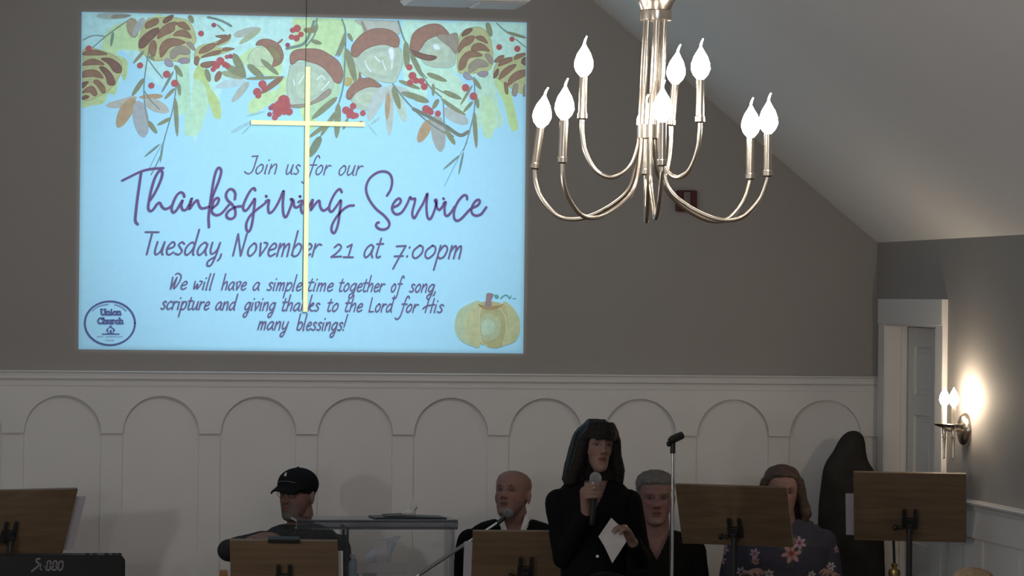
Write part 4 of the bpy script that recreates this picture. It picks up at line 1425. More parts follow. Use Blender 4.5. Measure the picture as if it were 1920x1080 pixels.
def hand(b, wrist, knuck, nrm, curl, s=1.0, thumb=1, spread=0.0):
    """palm from wrist to knuckle centre, four unequal fingers bent about the palm normal nrm, thumb off the palm's side"""
    w, kn = Vector(wrist), Vector(knuck)
    d = (kn - w).normalized()
    nrm = Vector(nrm)
    nrm = (nrm - d * nrm.dot(d)).normalized()
    side = d.cross(nrm) * thumb
    tips = []
    for i, (off, ln) in enumerate(((-.030, .92), (-.010, 1.0), (.010, .95), (.029, .76))):
        p = kn + side * (-off) * s - d * abs(off) * .18 * s
        b.cap(w + side * (-off) * .55 * s, p, .0115 * s, .0095 * s, 10)
        ang = 0.0
        q = p
        dd = d
        for seg, (sl, r0, r1) in enumerate(((.042, .0092, .0082), (.026, .0082, .0074), (.020, .0074, .0060))):
            ang += curl[seg] if hasattr(curl, '__len__') else curl
            dd = d * math.cos(ang) + nrm * math.sin(ang) + side * (-off) * spread
            q2 = q + dd.normalized() * sl * ln * s
            b.cap(q, q2, r0 * s, r1 * s, 10)
            q = q2
        tips.append(q)
    b.cap(w + d * .02 * s + side * .016 * s, w + d * .055 * s - side * .012 * s, .019 * s, .017 * s, 12)
    t0 = w + d * .022 * s + side * .024 * s
    t1 = t0 + (d * .55 + side * .65 + nrm * .35).normalized() * .040 * s
    t2 = t1 + (d * .85 + side * .05 + nrm * .45).normalized() * .030 * s
    t3 = t2 + (d * .9 - side * .15 + nrm * .35).normalized() * .022 * s
    b.chain([t0, t1, t2, t3], [.0125 * s, .0105 * s, .0095 * s, .0075 * s], 10)
    return tips


def cut_mesh(o, keep):
    """open a garment: remove the points where keep(room points) is false"""
    me = o.data
    bm = bmesh.new()
    bm.from_mesh(me)
    off = wpos(o)
    co = np.array([tuple(v.co + off) for v in bm.verts])
    k = keep(co)
    bmesh.ops.delete(bm, geom=[v for v, kk in zip(bm.verts, k) if not kk], context='VERTS')
    bm.to_mesh(me)
    bm.free()


def legs_seated(b, hip, bt, k, off=0.0, foot=False):
    M = rotm(bt)
    for s in (-1, 1):
        h = hip + M @ Vector((s * .09, 0, 0))
        kn = h + M @ Vector((s * .03, -.44, .0)) * k
        an = Vector((kn.x, kn.y, 0.10)) + M @ Vector((0, .03, 0))
        if not foot:
            b.chain([h, kn, an], [.082 + off, .058 + off, .042 + off], 14)
        else:
            tip = an + M @ Vector((s * .02, -.17, -.055))
            b.chain([an + Vector((0, 0, -.045)), tip], [.044, .034], 12)
    return M


def seated(label, hc, k, turn, pitch, roll, bt, colf, arms, top_mat, top_name, sw=0.20, nose=1.0, wide=1.0, jaw=1.0, beard=0.0, v=None, inner=None, fat=1.0, voxel=0.0055, top_color=None, legs_mat=None, drop=0.0, cuff=0.92, nb_off=(0, .035, -.150), neck=.058):
    M = rotm(turn, pitch, roll)
    nb = hc + Vector(nb_off) * k
    hipz = max(nb.z - .70, .40) if drop == 0 else nb.z - .70
    hip = Vector((nb.x, nb.y + .06, hipz))
    root = thing('person', label, 'person', (hip.x, hip.y, 0.0))
    b = MB()
    head_geo(b, hc, M, k, nose, wide, jaw, beard)
    b.cap(hc + M @ Vector((0, .028, -.065)) * k, nb + Vector((0, 0.0, -.02)), neck * k, (neck + .008) * k, 18)
    b.loft(torso_rings(nb, bt, -.012, sw, fat=fat))
    b.cap(hip + Vector((-.07, 0, .03)), hip + Vector((.07, 0, .03)), .10, .10)
    sp = []
    for side, (sh, el, wr, kn, nr, cu, th) in zip((-1, 1), arms):
        b.chain([sh, el, wr], [.050, .038, .027], 14)
        hand(b, wr, kn, nr, cu, 1.0, th)
    legs_seated(b, hip, bt, k)
    body = b.vox('body', M_skin, root, .0040 if voxel < .007 else voxel, 5, colf)
    # top
    b = MB()
    b.loft(torso_rings(nb, bt, .010 if inner is None else .016, sw, fat=fat, top=0.0))
    b.cap(hip + Vector((-.07, 0, .05)), hip + Vector((.07, 0, .05)), .118, .118)
    for (sh, el, wr, kn, nr, cu, th) in arms:
        w2 = Vector(el).lerp(Vector(wr), cuff)
        b.chain([sh, el, w2], [.064, .052, .040], 16)
    o = b.vox(top_name, top_mat, root, voxel, 5, top_color, rough=0.0035, nscale=16.0)
    Mb = rotm(bt)
    Mi = np.array(Mb.transposed())
    n0 = np.array(nb)

    def keep(co, grow=0.0):
        q = (co - n0) @ Mi.T
        if v is None:
            return np.ones(len(co), bool)
        half = v[0] * np.clip((q[:, 2] - v[1]) / (0 - v[1]), 0, 1.6)
        return ~((np.abs(q[:, 0]) < half) & (q[:, 1] < 0) & (q[:, 2] > v[1]))
    cut_mesh(o, keep)
    if inner is not None:
        b = MB()
        b.loft(torso_rings(nb, bt, .004, sw * .92, fat=fat, top=0.03, low=-.45))
        o2 = b.vox(inner[0], inner[1], root, voxel, 3)
        iv = inner[2]

        def keep2(co):
            q = (co - n0) @ Mi.T
            half = iv[0] * np.clip((q[:, 2] - iv[1]) / (0 - iv[1]), 0, 1.6)
            return ~((np.abs(q[:, 0]) < half) & (q[:, 1] < 0) & (q[:, 2] > iv[1]))
        cut_mesh(o2, keep2)
    b = MB()
    b.cap(hip + Vector((-.07, 0, .02)), hip + Vector((.07, 0, .02)), .112, .112)
    legs_seated(b, hip, bt, k, .012)
    b.vox('trousers', legs_mat or M_trou, root, .008, 3)
    for s in (-1, 1):
        b = MB()
        Mh = rotm(bt)
        h = hip + Mh @ Vector((s * .09, 0, 0))
        kn_ = h + Mh @ Vector((s * .03, -.44, .0)) * k
        an = Vector((kn_.x, kn_.y, 0.10)) + Mh @ Vector((0, .03, 0))
        tip = an + Mh @ Vector((s * .02, -.17, -.055))
        b.chain([an + Vector((0, 0, -.050)), tip], [.048, .038], 14)
        b.vox('shoe', M_shoe, root, .007, 2)
    return root, M, nb, hip


def chair(label, hip, bt, group=None, mt=None, up=.50):
    """wooden frame chair under a seated figure"""
    Mh = rotm(bt)
    sz = hip.z - .125
    o = Vector((hip.x, hip.y, 0))
    t = thing('chair', label, 'chair', o, group)
    w = lambda x, y, z: o + Mh @ Vector((x, y, z))
    mt = mt or M_oak
    b = MB()
    b.box(w(0, -.15, sz - .025), (.46, .46, .05), Mh)
    b.build('seat', M_pad, t, bevel=0.012)
    b = MB()
    b.box(w(0, .205, sz + up - .10), (.42, .025, .12), Mh)
    b.box(w(0, .205, sz + .22), (.42, .02, .07), Mh)
    b.build('backrest', mt, t, bevel=0.006)
    for sx in (-1, 1):
        b = MB()
        b.box(w(sx * .225, .205, (sz + up) / 2), (.036, .036, sz + up), Mh)
        b.build('leg', mt, t, bevel=0.006)
        b = MB()
        b.box(w(sx * .225, -.36, (sz - .02) / 2), (.036, .036, sz - .02), Mh)
        b.build('leg', mt, t, bevel=0.006)
    return t


M_oak = wood_mat('orange oak', (0.30, 0.13, 0.05), (0.40, 0.19, 0.08), 5.0, 0.45)
M_pad = mat('chair pad', (0.10, 0.03, 0.03), 0.9, var=0.15)


def lap_arms(nb, sw, bt, hip):
    """forearms resting on the thighs, hands on the knees"""
    Mh = rotm(bt)
    out = []
    for s in (-1, 1):
        sh = nb + Mh @ Vector((s * (sw - .012), .008, -.112))
        el = nb + Mh @ Vector((s * (sw + .030), .0, -.385))
        wr = Vector((hip.x, hip.y, hip.z)) + Mh @ Vector((s * .12, -.30, .13))
        kn = wr + Mh @ Vector((-s * .02, -.085, -.012))
        out.append((sh, el, wr, kn, (0, 0, -1), (.25, .35, .3), -s))
    return out


# ---- man in a dark cap, seated at the left
Yc = -0.62
hc = P(557, 929, Yc)
k = S(95, Yc) / .236
nb = hc + Vector((0.022, .035, -.130)) * k
sw = .185
Mh = rotm(14)
armsC = [
    (nb + Mh @ Vector((-sw * .95, .0, -.10)), P(428, 1032, Yc - .06), P(468, 1016, Yc - .30), P(492, 1009, Yc - .33), (0, .6, -.8), (.25, .4, .3), 1),
    (nb + Mh @ Vector((sw * .93, .0, -.112)), nb + Mh @ Vector((sw + .025, -.02, -.39)), nb + Mh @ Vector((sw * .6, -.26, -.45)), nb + Mh @ Vector((sw * .3, -.32, -.45)), (0, 0, -1), (.3, .4, .3), -1)]
M0 = rotm(40, 0, 0)
skC = (0.198, 0.115, 0.098)
colC = face_color(hc, M0, k, skC, (0.22, .09, .075), (.05, .04, .035), beard=(.095, .088, .08), stubble=(.11, .08, .068))
r_, M, nb, hip = seated('person, seated man in a black cap and charcoal sweater with one elbow raised', hc, k, 40, 0, 0, 14, colC, armsC, M_sweat, 'sweater', sw, beard=1.0, nb_off=(.022, .035, -.130))
b = MB()
L = lambda x, y, z: hc + M @ (Vector((x, y, z)) * k)
b.ell(L(0, .008, .052), (.089 * k, .111 * k, .077 * k), M, 28, 18)
hair_shell(b, hc, M, k, (-.10, .0, .06), (.052, .045, .035), .075)
b.ell(L(0, .014, .040), (.084 * k, .100 * k, .030 * k), M, 28, 12)
n_ = 13
for i in range(n_):
    u = -1 + 2 * i / (n_ - 1)
    b.chain([L(u * .066, -.070 - .02 * (1 - u * u), .044 - .010 * u * u), L(u * .060, -.120 - .028 * (1 - u * u), .034 - .016 * u * u)], [.0075 * k, .005 * k], 8)
    b.chain([L(u * .060, -.120 - .028 * (1 - u * u), .034 - .016 * u * u), L(u * .048, -.140 - .032 * (1 - u * u), .028 - .016 * u * u)], [.005 * k, .0045 * k], 8)
cap_o = b.vox('cap', M_capm, r_, .0045, 3)
b = MB()
b.ell(L(0, .006, .129), (.007 * k, .007 * k, .004 * k), M, 12, 8)
b.build('cap_button', M_capm, cap_o)
b = MB()
_dm = lambda x, z: L(x, .008 - .1125 * math.sqrt(max(1 - (x / .086) ** 2 - ((z - .052) / .076) ** 2, 0)), z)
b.tube(catmull([_dm(x, .070 - 3.0 * x * x) for x in (-.046, -.030, -.015, 0, .015, .030, .046)]), .0016, 6)
b.build('cap_piping', mat('grey piping', (.16, .16, .17), .8), cap_o)
b = MB()
pts = [(-.004, .092), (.004, .091), (.005, .099), (.001, .108), (-.002, .103)]
b.extrude([L(x, -.103 + (z - .085) * .62, z) for x, z in pts], M @ Vector((0, -.006, .003)))
b.build('cap_emblem', M_shirt, cap_o, smooth=False)
b = MB()
for s in (-1, 1):
    b.tube([L(s * .031 + .019 * math.cos(a_), -.098 + .012 * abs(s * .031 + .019 * math.cos(a_)) / .05, .008 + .014 * math.sin(a_)) for a_ in [2 * PI * i / 18 for i in range(19)]], .0012 * k, 6)
    b.tube([L(s * .050, -.086, .012), L(s * .078, .0, .012)], .0012 * k, 6)
b.tube([L(-.012, -.099, .011), L(0, -.104, .013), L(.012, -.099, .011)], .0012 * k, 6)
b.build('glasses', M_black, r_)
b = MB()
hair_shell(b, hc, M, k, (-.02, .0, .03, .06), (.05, .0, -.05, -.07), .05)
b.vox('hair', mat('short dark hair', (.06, .05, .045), .8, var=.3), r_, .005, 2)
chair('orange oak chair under the seated man in the cap, its post showing below his elbow', Vector((P(427, 1060, hip.y + .2).x + .215, hip.y + .10, hip.z - .02)), 0, up=.60)

# ---- bald man in a black suit behind the lectern
Yb = -0.62
hc = P(961, 929, Yb)
k = S(94, Yb) / .236
M0 = rotm(34, 13, 0)
sk = (0.224, 0.122, 0.105)
col = face_color(hc, M0, k, sk, (.15, .06, .055), (.05, .036, .032), stubble=(.13, .085, .075))
nb = hc + Vector((.012, .040, -.112)) * k
sw = .215
hip_ = Vector((nb.x, nb.y + .06, max(nb.z - .70, .40)))
r_, M, nb, hip = seated('person, seated bald man in a black suit and open white collar, behind the boom microphone', hc, k, 34, 13, 0, 8, col, lap_arms(nb, sw, 8, hip_), M_suit, 'suit_jacket', sw, beard=.6, nose=1.2, v=(.070, -.26), inner=('shirt', M_shirt, (.046, -.15)), nb_off=(.012, .040, -.112), neck=.062, wide=1.05)
b = MB()
Mb = rotm(8)
for s in (-1, 1):
    q = lambda x, y, z: nb + Mb @ Vector((s * x, y, z))
    b.extrude([q(.020, -.100, -.085), q(.052, -.072, .020), q(.066, -.040, .034), q(.074, -.062, -.012), q(.046, -.108, -.075)], Mb @ Vector((0, -.005, .002)))
b.build('shirt_collar', M_shirt, r_, smooth=False)

# ---- grey-haired man, seated behind the standing woman
Yg = -0.62
hc = P(1228, 934, Yg)
k = S(100, Yg) / .236
M0 = rotm(6, -5, 0)
sk = (0.218, 0.122, 0.113)
col = face_color(hc, M0, k, sk, (.20, .09, .08), (.14, .12, .105))
nb = hc + Vector((.005, .035, -.138)) * k
sw = .20
hip_ = Vector((nb.x, nb.y + .06, max(nb.z - .70, .40)))
r_, M, nb, hip = seated('person, seated grey-haired man in a black V-neck top, partly hidden by the standing woman', hc, k, 6, -5, 0, 6, col, lap_arms(nb, sw, 6, hip_), M_blk2, 'jumper', sw, v=(.070, -.135), fat=1.05, wide=1.06, jaw=1.08, nb_off=(.005, .035, -.138), neck=.064)
b = MB()
L = lambda x, y, z: hc + M @ (Vector((x, y, z)) * k)
hair_shell(b, hc, M, k, (-.10, -.06, -.048, -.035, 0, .03, .06), (.070, .066, .05, .005, -.015, -.06, -.08), .085, 1.06)
b.vox('hair', M_hairg, r_, .004, 2, rough=.003, nscale=60)

# ---- woman in a flowered dress, seated behind the right-hand stand
Yf = -0.75
hc = P(1466, 924, Yf)
k = S(98, Yf) / .236
M0 = rotm(10, -4, 0)
sk = (0.224, 0.133, 0.121)
col = face_color(hc, M0, k, sk, (.24, .08, .08), (.08, .055, .045))
nb = hc + Vector((.01, .035, -.114)) * k
sw = .212
Mh = rotm(5)
armsF = []
for s, (px, py), (kx, ky) in ((-1, (1384, 1092), (1404, 1072)), (1, (1572, 1096), (1562, 1074))):
    sh = nb + Mh @ Vector((s * (sw - .010), .005, -.118))
    el = nb + Mh @ Vector((s * (sw + .055), -.02, -.400))
    armsF.append((sh, el, P(px, py, Yf - .25), P(kx, ky, Yf - .33), (0, .5, -1), (.4, .5, .4), -s))
FL = []
for px, py, r, c in ((1538, 970, 17, 0), (1522, 962, 11, 1), (1484, 1038, 19, 0), (1499, 1018, 13, 1), (1356, 1030, 11, 1), (1352, 1050, 10, 0), (1415, 1038, 10, 1), (1416, 1052, 8, 0), (1558, 1062, 9, 2), (1390, 1072, 10, 2), (1442, 1076, 9, 2), (1522, 1078, 8, 2), (1570, 1030, 7, 1),
                     (1350, 990, 12, 0), (1400, 985, 11, 1), (1440, 990, 13, 0), (1590, 1070, 10, 0), (1460, 970, 10, 1)):
    FL.append((px, py, r, c))
_fc = np.array(CAM)


def dress_color(co):
    d = co - _fc
    z = d @ np.array(FWD)
    x = 960 + F_PX * (d @ np.array(RGT)) / z
    y = 540 - F_PX * (d @ np.array(UPV)) / z
    out = np.tile(np.array((.050, .050, .075)), (len(co), 1))
    pet = [np.array((.42, .24, .25)), np.array((.40, .28, .40)), np.array((.45, .44, .46))]
    for px, py, r, c in FL:
        dx, dy = x - px, y - py
        rr = np.hypot(dx, dy)
        an = np.arctan2(dy, dx)
        lim = r * (.78 + .22 * np.cos(6 * an + px))
        m = rr < lim
        out[m] = pet[c] * (0.8 + .25 * np.cos(6 * an[m] + px))[:, None]
        m2 = rr < r * .28
        out[m2] = (.20, .06, .07)
        m3 = (rr >= lim) & (rr < r * 1.35) & (np.cos(3 * an + py) > .75)
        out[m3] = (.055, .075, .06)
    return out


hipF = Vector((nb.x, nb.y + .06, max(nb.z - .70, .40)))
r_, M, nb, hip = seated('person, seated woman with shoulder-length brown hair in a navy flowered dress', hc, k, 10, -4, 0, 5, col, armsF, M_dress, 'dress', sw, fat=1.14, voxel=.0045, top_color=dress_color, nb_off=(.01, .035, -.114), v=(.06, -.06), cuff=.55)
L = lambda x, y, z: hc + M @ (Vector((x, y, z)) * k)
b = MB()
hair_shell(b, hc, M, k, (-.10, -.07, -.05, -.035, 0, .03, .06), (.082, .074, .045, .0, -.03, -.08, -.10), .11)
b.loft([(L(0, .055, .06), .094 * k, .062 * k, 0), (L(0, .055, -.02), .104 * k, .062 * k, 0), (L(0, .06, -.11), .112 * k, .060 * k, 0), (L(0, .065, -.155), .095 * k, .045 * k, 0)])
for s in (-1, 1):
    b.chain([L(s * .045, -.052, .088), L(s * .078, -.022, .050), L(s * .092, -.005, -.03), L(s * .112, -.005, -.095), L(s * .100, -.01, -.150)], [.020 * k, .024 * k, .027 * k, .028 * k, .012 * k], 12)
b.vox('hair', M_hairr, r_, .005, 6, rough=.003, nscale=38)
b = MB()
wr = armsF[1][2].lerp(armsF[1][1], .12)
b.tube([wr + Vector((.036 * math.cos(a_), .010 * math.sin(a_) - .02, .036 * math.sin(a_) * .5)) for a_ in [2 * PI * i / 16 for i in range(17)]], .005, 8)
b.build('bracelet', M_nickel, r_)

# ---- standing woman speaking into a hand microphone
Yw = -2.30
hc = P(1119, 838, Yw)
k = S(96, Yw) / .236
tw, pw = -10, 2
M = rotm(tw, pw, 3)
sk = (0.238, 0.150, 0.125)
col = face_color(hc, M, k, sk, (.24, .085, .085), (.06, .045, .04))
nb = hc + Vector((-.004, .035, -.150)) * k
bt = 6
Mb = rotm(bt)
sw = .155
root = thing('person', 'person, standing woman with long dark fringed hair and black jacket, speaking into a microphone', 'person', (nb.x, nb.y + .04, 0))
mic_t, mic_b = P(1117, 893, Yw - .235), P(1109.5, 984, Yw - .215)
mx_ = (mic_b - mic_t).normalized()


def onmic(px_y, rad, ang):
    """point on a circle about the microphone's axis at the height of photo row px_y"""
    tt = (px_y - 893) / (984 - 893)
    c = mic_t.lerp(mic_b, tt)
    return c + Vector((math.cos(ang) * rad, math.sin(ang) * rad, 0))


shR, elR, wrR = nb + Mb @ Vector((-sw * .96, .0, -.10)), P(1056, 1046, Yw - .02), P(1099, 962, Yw - .185)
shL, elL, wrL = nb + Mb @ Vector((sw * .96, .0, -.10)), P(1201, 1048, Yw - .02), P(1187, 1018, Yw - .22)
b = MB()
head_geo(b, hc, M, k, .85, .94, .90)
b.cap(hc + M @ Vector((0, .028, -.065)) * k, nb + Vector((0, 0, -.03)), .046 * k, .052 * k, 18)
b.loft(torso_rings(nb, bt, -.014, sw))
b.chain([shR, elR, wrR], [.046, .034, .0225], 14)
b.chain([shL, elL, wrL], [.046, .034, .0225], 14)
# right hand: fist closed about the microphone
rm = .0285
for i, (row, ln) in enumerate(((909, 1.0), (916.5, 1.06), (924, 1.0), (931, .86))):
    kn = onmic(row, rm + .010, R(190))
    arc = [kn] + [onmic(row - j * .5, rm, R(a_)) for j, a_ in enumerate((228, 262, 296, 330, 364, 395)[: (6 if ln > .9 else 5)])]
    rs = [.0098, .0095, .0090, .0088, .0084, .0078, .0068][:len(arc)]
    b.chain(arc, rs, 10)
    b.cap(wrR + Vector((0, (i - 1.5) * .006, (1.5 - i) * .006)), kn, .013, .0105, 10)
b.cap(wrR, onmic(922, .040, R(165)), .022, .022, 12)
b.cap(wrR, onmic(930, .036, R(140)), .021, .018, 12)
b.chain([onmic(932, .038, R(120)), onmic(924, .034, R(95)), onmic(914, .031, R(62)), onmic(908, .030, R(28))], [.014, .012, .0105, .0085], 10)
# left hand: fingers over the paper, thumb behind
knL = P(1171, 990, Yw - .275)
hand(b, wrL, knL, (-.75, -.35, -.55), (.55, .65, .45), .93, -1)
b.cap(wrL, knL, .020, .017, 12)
hipW = Vector((nb.x, nb.y + .02, nb.z - .62))
b.cap(hipW + Vector((-.06, 0, .02)), hipW + Vector((.06, 0, .02)), .105, .105)
for s in (-1, 1):
    b.chain([hipW + Vector((s * .085, 0, -.03)), Vector((hipW.x + s * .09, hipW.y - .01, .46)), Vector((hipW.x + s * .095, hipW.y + .02, .09))], [.085, .055, .036], 14)
    b.chain([Vector((hipW.x + s * .095, hipW.y + .03, .045)), Vector((hipW.x + s * .11, hipW.y - .13, .032))], [.036, .026], 12)
b.vox('body', M_skin, root, .0042, 3, col)
L = lambda x, y, z: hc + M @ (Vector((x, y, z)) * k)
b = MB()
b.ell(L(0, .024, .045), (.090 * k, .094 * k, .082 * k), M, 30, 20)
hair_shell(b, hc, M, k, (-.10, -.06, -.03, 0, .03), (.05, .04, -.05, -.1, -.12), .10, .96)
b.loft([(L(0, .045, .112), .040 * k, .040 * k, 0), (L(0, .048, .09), .075 * k, .058 * k, 0), (L(0, .050, .05), .098 * k, .070 * k, 0), (L(0, .050, .0), .112 * k, .072 * k, 0), (L(0, .055, -.09), .130 * k, .070 * k, 0), (L(0, .055, -.15), .138 * k, .062 * k, 0), (L(0, .06, -.182), .120 * k, .04 * k, 0)])
for s in (-1, 1):
    b.chain([L(s * .050, -.058, .074), L(s * .078, -.030, .030), L(s * .088, -.020, -.035), L(s * .105, -.018, -.105), L(s * .116, -.012, -.165)], [.026 * k, .027 * k, .028 * k, .032 * k, .018 * k], 14)
fr = [(-.066, -.060), (-.045, -.082), (-.022, -.094), (0, -.099), (.022, -.094), (.045, -.082), (.066, -.060)]
for (x, y) in fr:
    b.chain([L(x * .75, y * .78, .098), L(x, y, .066), L(x * 1.02, y - .004, .040)], [.020 * k, .017 * k, .006 * k], 10)
random.seed(5)
for i in range(64):
    an = R(-62 + 304 * i / 63)            # round the head from one temple by the back to the other
    dx, dy = math.cos(an), math.sin(an)
    ln = random.uniform(-.198, -.160)
    rr = random.uniform(.97, 1.03)
    b.chain([L(dx * .035, .015 + dy * .04, .122), L(dx * .092 * rr, .020 + dy * .092 * rr, .060), L(dx * .110 * rr, .030 + max(dy, -.42) * .098 * rr, -.03), L(dx * .128 * rr, .032 + max(dy, -.38) * .092 * rr, -.115), L(dx * .132 * rr * random.uniform(.95, 1.04), .034 + max(dy, -.36) * .080, ln)],
            [.0085 * k, .0085 * k, .0075 * k, .0065 * k, .0030 * k], 8)
for i in range(22):
    x = -.066 + .132 * i / 21
    y = float(np.interp(abs(x), (0, .022, .045, .066), (-.099, -.094, -.082, -.060))) - .012
    b.chain([L(x * .55, y * .62, .112), L(x, y - .002, .072), L(x * 1.03, y - .001, random.uniform(.026, .040))], [.0060 * k, .0058 * k, .0024 * k], 8)
b.vox('hair', M_hairb, root, .0038, 2, rough=.0012, nscale=60)
b = MB()
b.loft(torso_rings(nb, bt, .010, sw, top=0.0, low=-.56))
b.loft([(hipW + Vector((0, 0, .12)), sw * .86, .128, 0), (hipW + Vector((0, 0, .02)), sw * 1.0, .138, 0), (hipW + Vector((0, 0, -.10)), sw * 1.08, .145, 0)])
for sh, el, wr in ((shR, elR, wrR), (shL, elL, wrL)):
    b.chain([sh, el, Vector(el).lerp(wr, .90)], [.058, .046, .036], 16)
jk = b.vox('jacket', M_suit, root, .005, 4, rough=.003, nscale=16.0)
n0, Mi = np.array(nb), np.array(Mb.transposed())


def keepw(co):
    q = (co - n0) @ Mi.T
    half = .05 * np.clip((q[:, 2] + .11) / .11, 0, 1.6)
    return ~((np.abs(q[:, 0]) < half) & (q[:, 1] < 0) & (q[:, 2] > -.11))


cut_mesh(jk, keepw)
bp = P(1120, 1043, Yw - .15)
b = MB()
b.lathe(bp, [(.001, 0), (.0065, .001), (.0065, .004), (.001, .006)], 14, (0, -1, 0))
b.build('jacket_button', M_pearl, jk)
b = MB()
b.cap(hipW + Vector((-.07, 0, .0)), hipW + Vector((.07, 0, .0)), .115, .115)
for s in (-1, 1):
    b.chain([hipW + Vector((s * .085, 0, -.03)), Vector((hipW.x + s * .09, hipW.y - .01, .46)), Vector((hipW.x + s * .095, hipW.y + .02, .10))], [.100, .075, .062], 14)
b.vox('trousers', M_trou, root, .008, 3)
for s in (-1, 1):
    b = MB()
    b.chain([Vector((hipW.x + s * .095, hipW.y + .04, .048)), Vector((hipW.x + s * .11, hipW.y - .14, .036))], [.042, .034], 14)
    b.vox('shoe', M_shoe, root, .006, 2)
for nm, c, r in (('ring', onmic(914.5, rm + .001, R(250)), .0098), ('ring', P(1173, 988, Yw - .288), .0095)):
    b = MB()
    b.ell(c + Vector((0, -.010, .002)), (.0032, .0032, .0032))
    b.tube([c + Vector((r * math.cos(a_) * .35, r * math.sin(a_), r * math.cos(a_))) for a_ in [2 * PI * i / 16 for i in range(17)]], .0012, 6)
    b.build(nm, M_gilt, root)

# ---- hand microphone and folded sheet she holds
t = thing('microphone', 'silver-headed black hand microphone held up by the standing woman', 'microphone', mic_b)
b = MB()
ax = -mx_
b.lathe(mic_b, [(.009, 0), (.0105, .003), (.0115, .03), (.0125, .08), (.0165, .155), (.0175, .165)], 24, ax)
b.build('handle', M_black, t)
hb = mic_b + ax * .165
b = MB()
b.lathe(hb, [(.0175, 0), (.0235, .006), (.0245, .010), (.0235, .014)], 24, ax)
b.build('collar', M_chrome, t)
M_mesh = mat('wire mesh', (.42, .43, .46), .45, .7, var=.35, vscale=500, bump=.8, bscale=700)
b = MB()
b.lathe(hb, [(.0225, .014), (.0250, .024), (.0252, .032), (.0225, .043), (.0150, .052), (.004, .0555), (.001, .056)], 24, ax)
b.build('grille', M_mesh, t)
pp = [P(1146, 971, Yw - .300), P(1122, 1006, Yw - .335), P(1133, 1024, Yw - .335), P(1148, 1056, Yw - .330), P(1174, 1016, Yw - .300), P(1164, 988, Yw - .290)]
b = MB()
b.extrude(pp, Vector((0.001, .0016, 0)))
o = b.build('paper_sheet', M_paper, smooth=False)
tag(o, 'creased white paper sheet held low in the standing woman\'s hand', 'paper')


def audience(label, px, py, Y, hair_m, skin):
    crown = P(px, py, Y)
    hc = crown - Vector((0, 0, .128))
    M0 = rotm(180, 0, 0)
    col = face_color(hc, M0, 1.0, skin, (.22, .09, .08), (.08, .06, .05))
    nb = hc + Vector((0, -.035, -.150))
    hip_ = Vector((nb.x, nb.y - .06, max(nb.z - .70, .40)))
    Mh = rotm(180)
    arms = []
    for s in (-1, 1):
        sh = nb + Mh @ Vector((s * .19, .005, -.105))
        el = nb + Mh @ Vector((s * .25, .0, -.385))
        wr = hip_ + Mh @ Vector((s * .12, -.30, .13))
        arms.append((sh, el, wr, wr + Mh @ Vector((-s * .02, -.085, -.012)), (0, 0, -1), (.25, .35, .3), s))
    r, M, nb, hip = seated(label, hc, 1.0, 180, 0, 0, 180, col, arms, M_trou, 'coat', .20, voxel=.008, nb_off=(0, -.035, -.150))
    b = MB()
    L = lambda x, y, z: hc + M @ Vector((x, y, z))
    hair_shell(b, hc, M, 1.0, (-.10, -.06, -.048, -.035, 0, .03, .06), (.070, .066, .05, .005, -.015, -.06, -.08), .09)
    b.vox('hair', hair_m, r, .006, 2, rough=.005, nscale=50)


audience('person in the audience with sandy hair, only the crown showing below the chair rail', 1825, 1064, -5.0, M_hairt, (.22, .13, .11))
M_hairk = mat('black hair', (0.005, 0.005, 0.0055), 0.8, var=0.3, vscale=90, spec=0.05)
audience('person in the audience with dark hair, only the crown showing before the standing woman', 1138, 1072, -5.2, M_hairk, (.22, .13, .11))

# ------------------------------------------------------------------ things on the platform


def glass_mat(name, tint, mixd=0.25, gloss=0.25, dcol=(0.5, 0.52, 0.55)):
    m = bpy.data.materials.new(name)
    m.use_nodes = True
    nt = m.node_tree
    nt.nodes.remove(nt.nodes['Principled BSDF'])
    out = nt.nodes['Material Output']
    tr = nt.nodes.new('ShaderNodeBsdfTransparent')
    tr.inputs[0].default_value = (*tint, 1)
    gl = nt.nodes.new('ShaderNodeBsdfGlossy')
    gl.inputs['Roughness'].default_value = 0.06
    gl.inputs[0].default_value = (0.9, 0.9, 0.92, 1)
    df = nt.nodes.new('ShaderNodeBsdfDiffuse')
    nz = nt.nodes.new('ShaderNodeTexNoise')
    nz.inputs['Scale'].default_value = 4
    mr = nt.nodes.new('ShaderNodeMapRange')
    mr.inputs[3].default_value = 0.8
    mr.inputs[4].default_value = 1.2
    nt.links.new(nz.outputs[0], mr.inputs[0])
    mx = nt.nodes.new('ShaderNodeMix')
    mx.data_type = 'RGBA'
    mx.blend_type = 'MULTIPLY'
    mx.inputs[0].default_value = 1
    mx.inputs[6].default_value = (*dcol, 1)
    nt.links.new(mr.outputs[0], mx.inputs[7])
    nt.links.new(mx.outputs[2], df.inputs[0])
    a = nt.nodes.new('ShaderNodeMixShader')
    a.inputs[0].default_value = mixd
    nt.links.new(tr.outputs[0], a.inputs[1])
    nt.links.new(df.outputs[0], a.inputs[2])
    fr = nt.nodes.new('ShaderNodeFresnel')
    fr.inputs[0].default_value = 1.3
    c = nt.nodes.new('ShaderNodeMixShader')
    nt.links.new(fr.outputs[0], c.inputs[0])
    nt.links.new(a.outputs[0], c.inputs[1])
    nt.links.new(gl.outputs[0], c.inputs[2])
    nt.links.new(c.outputs[0], out.inputs[0])
    return m


M_acr = glass_mat('clear acrylic', (0.98, 0.985, 0.99), 0.03)
M_acre = glass_mat('acrylic edge', (0.62, 0.64, 0.67), 0.16, dcol=(0.20, 0.205, 0.22))
M_frost = mat('frosted white film', (0.42, 0.42, 0.45), 0.7, var=0.03)
M_steel = mat('painted steel', (0.02, 0.02, 0.021), 0.5, var=0.1)


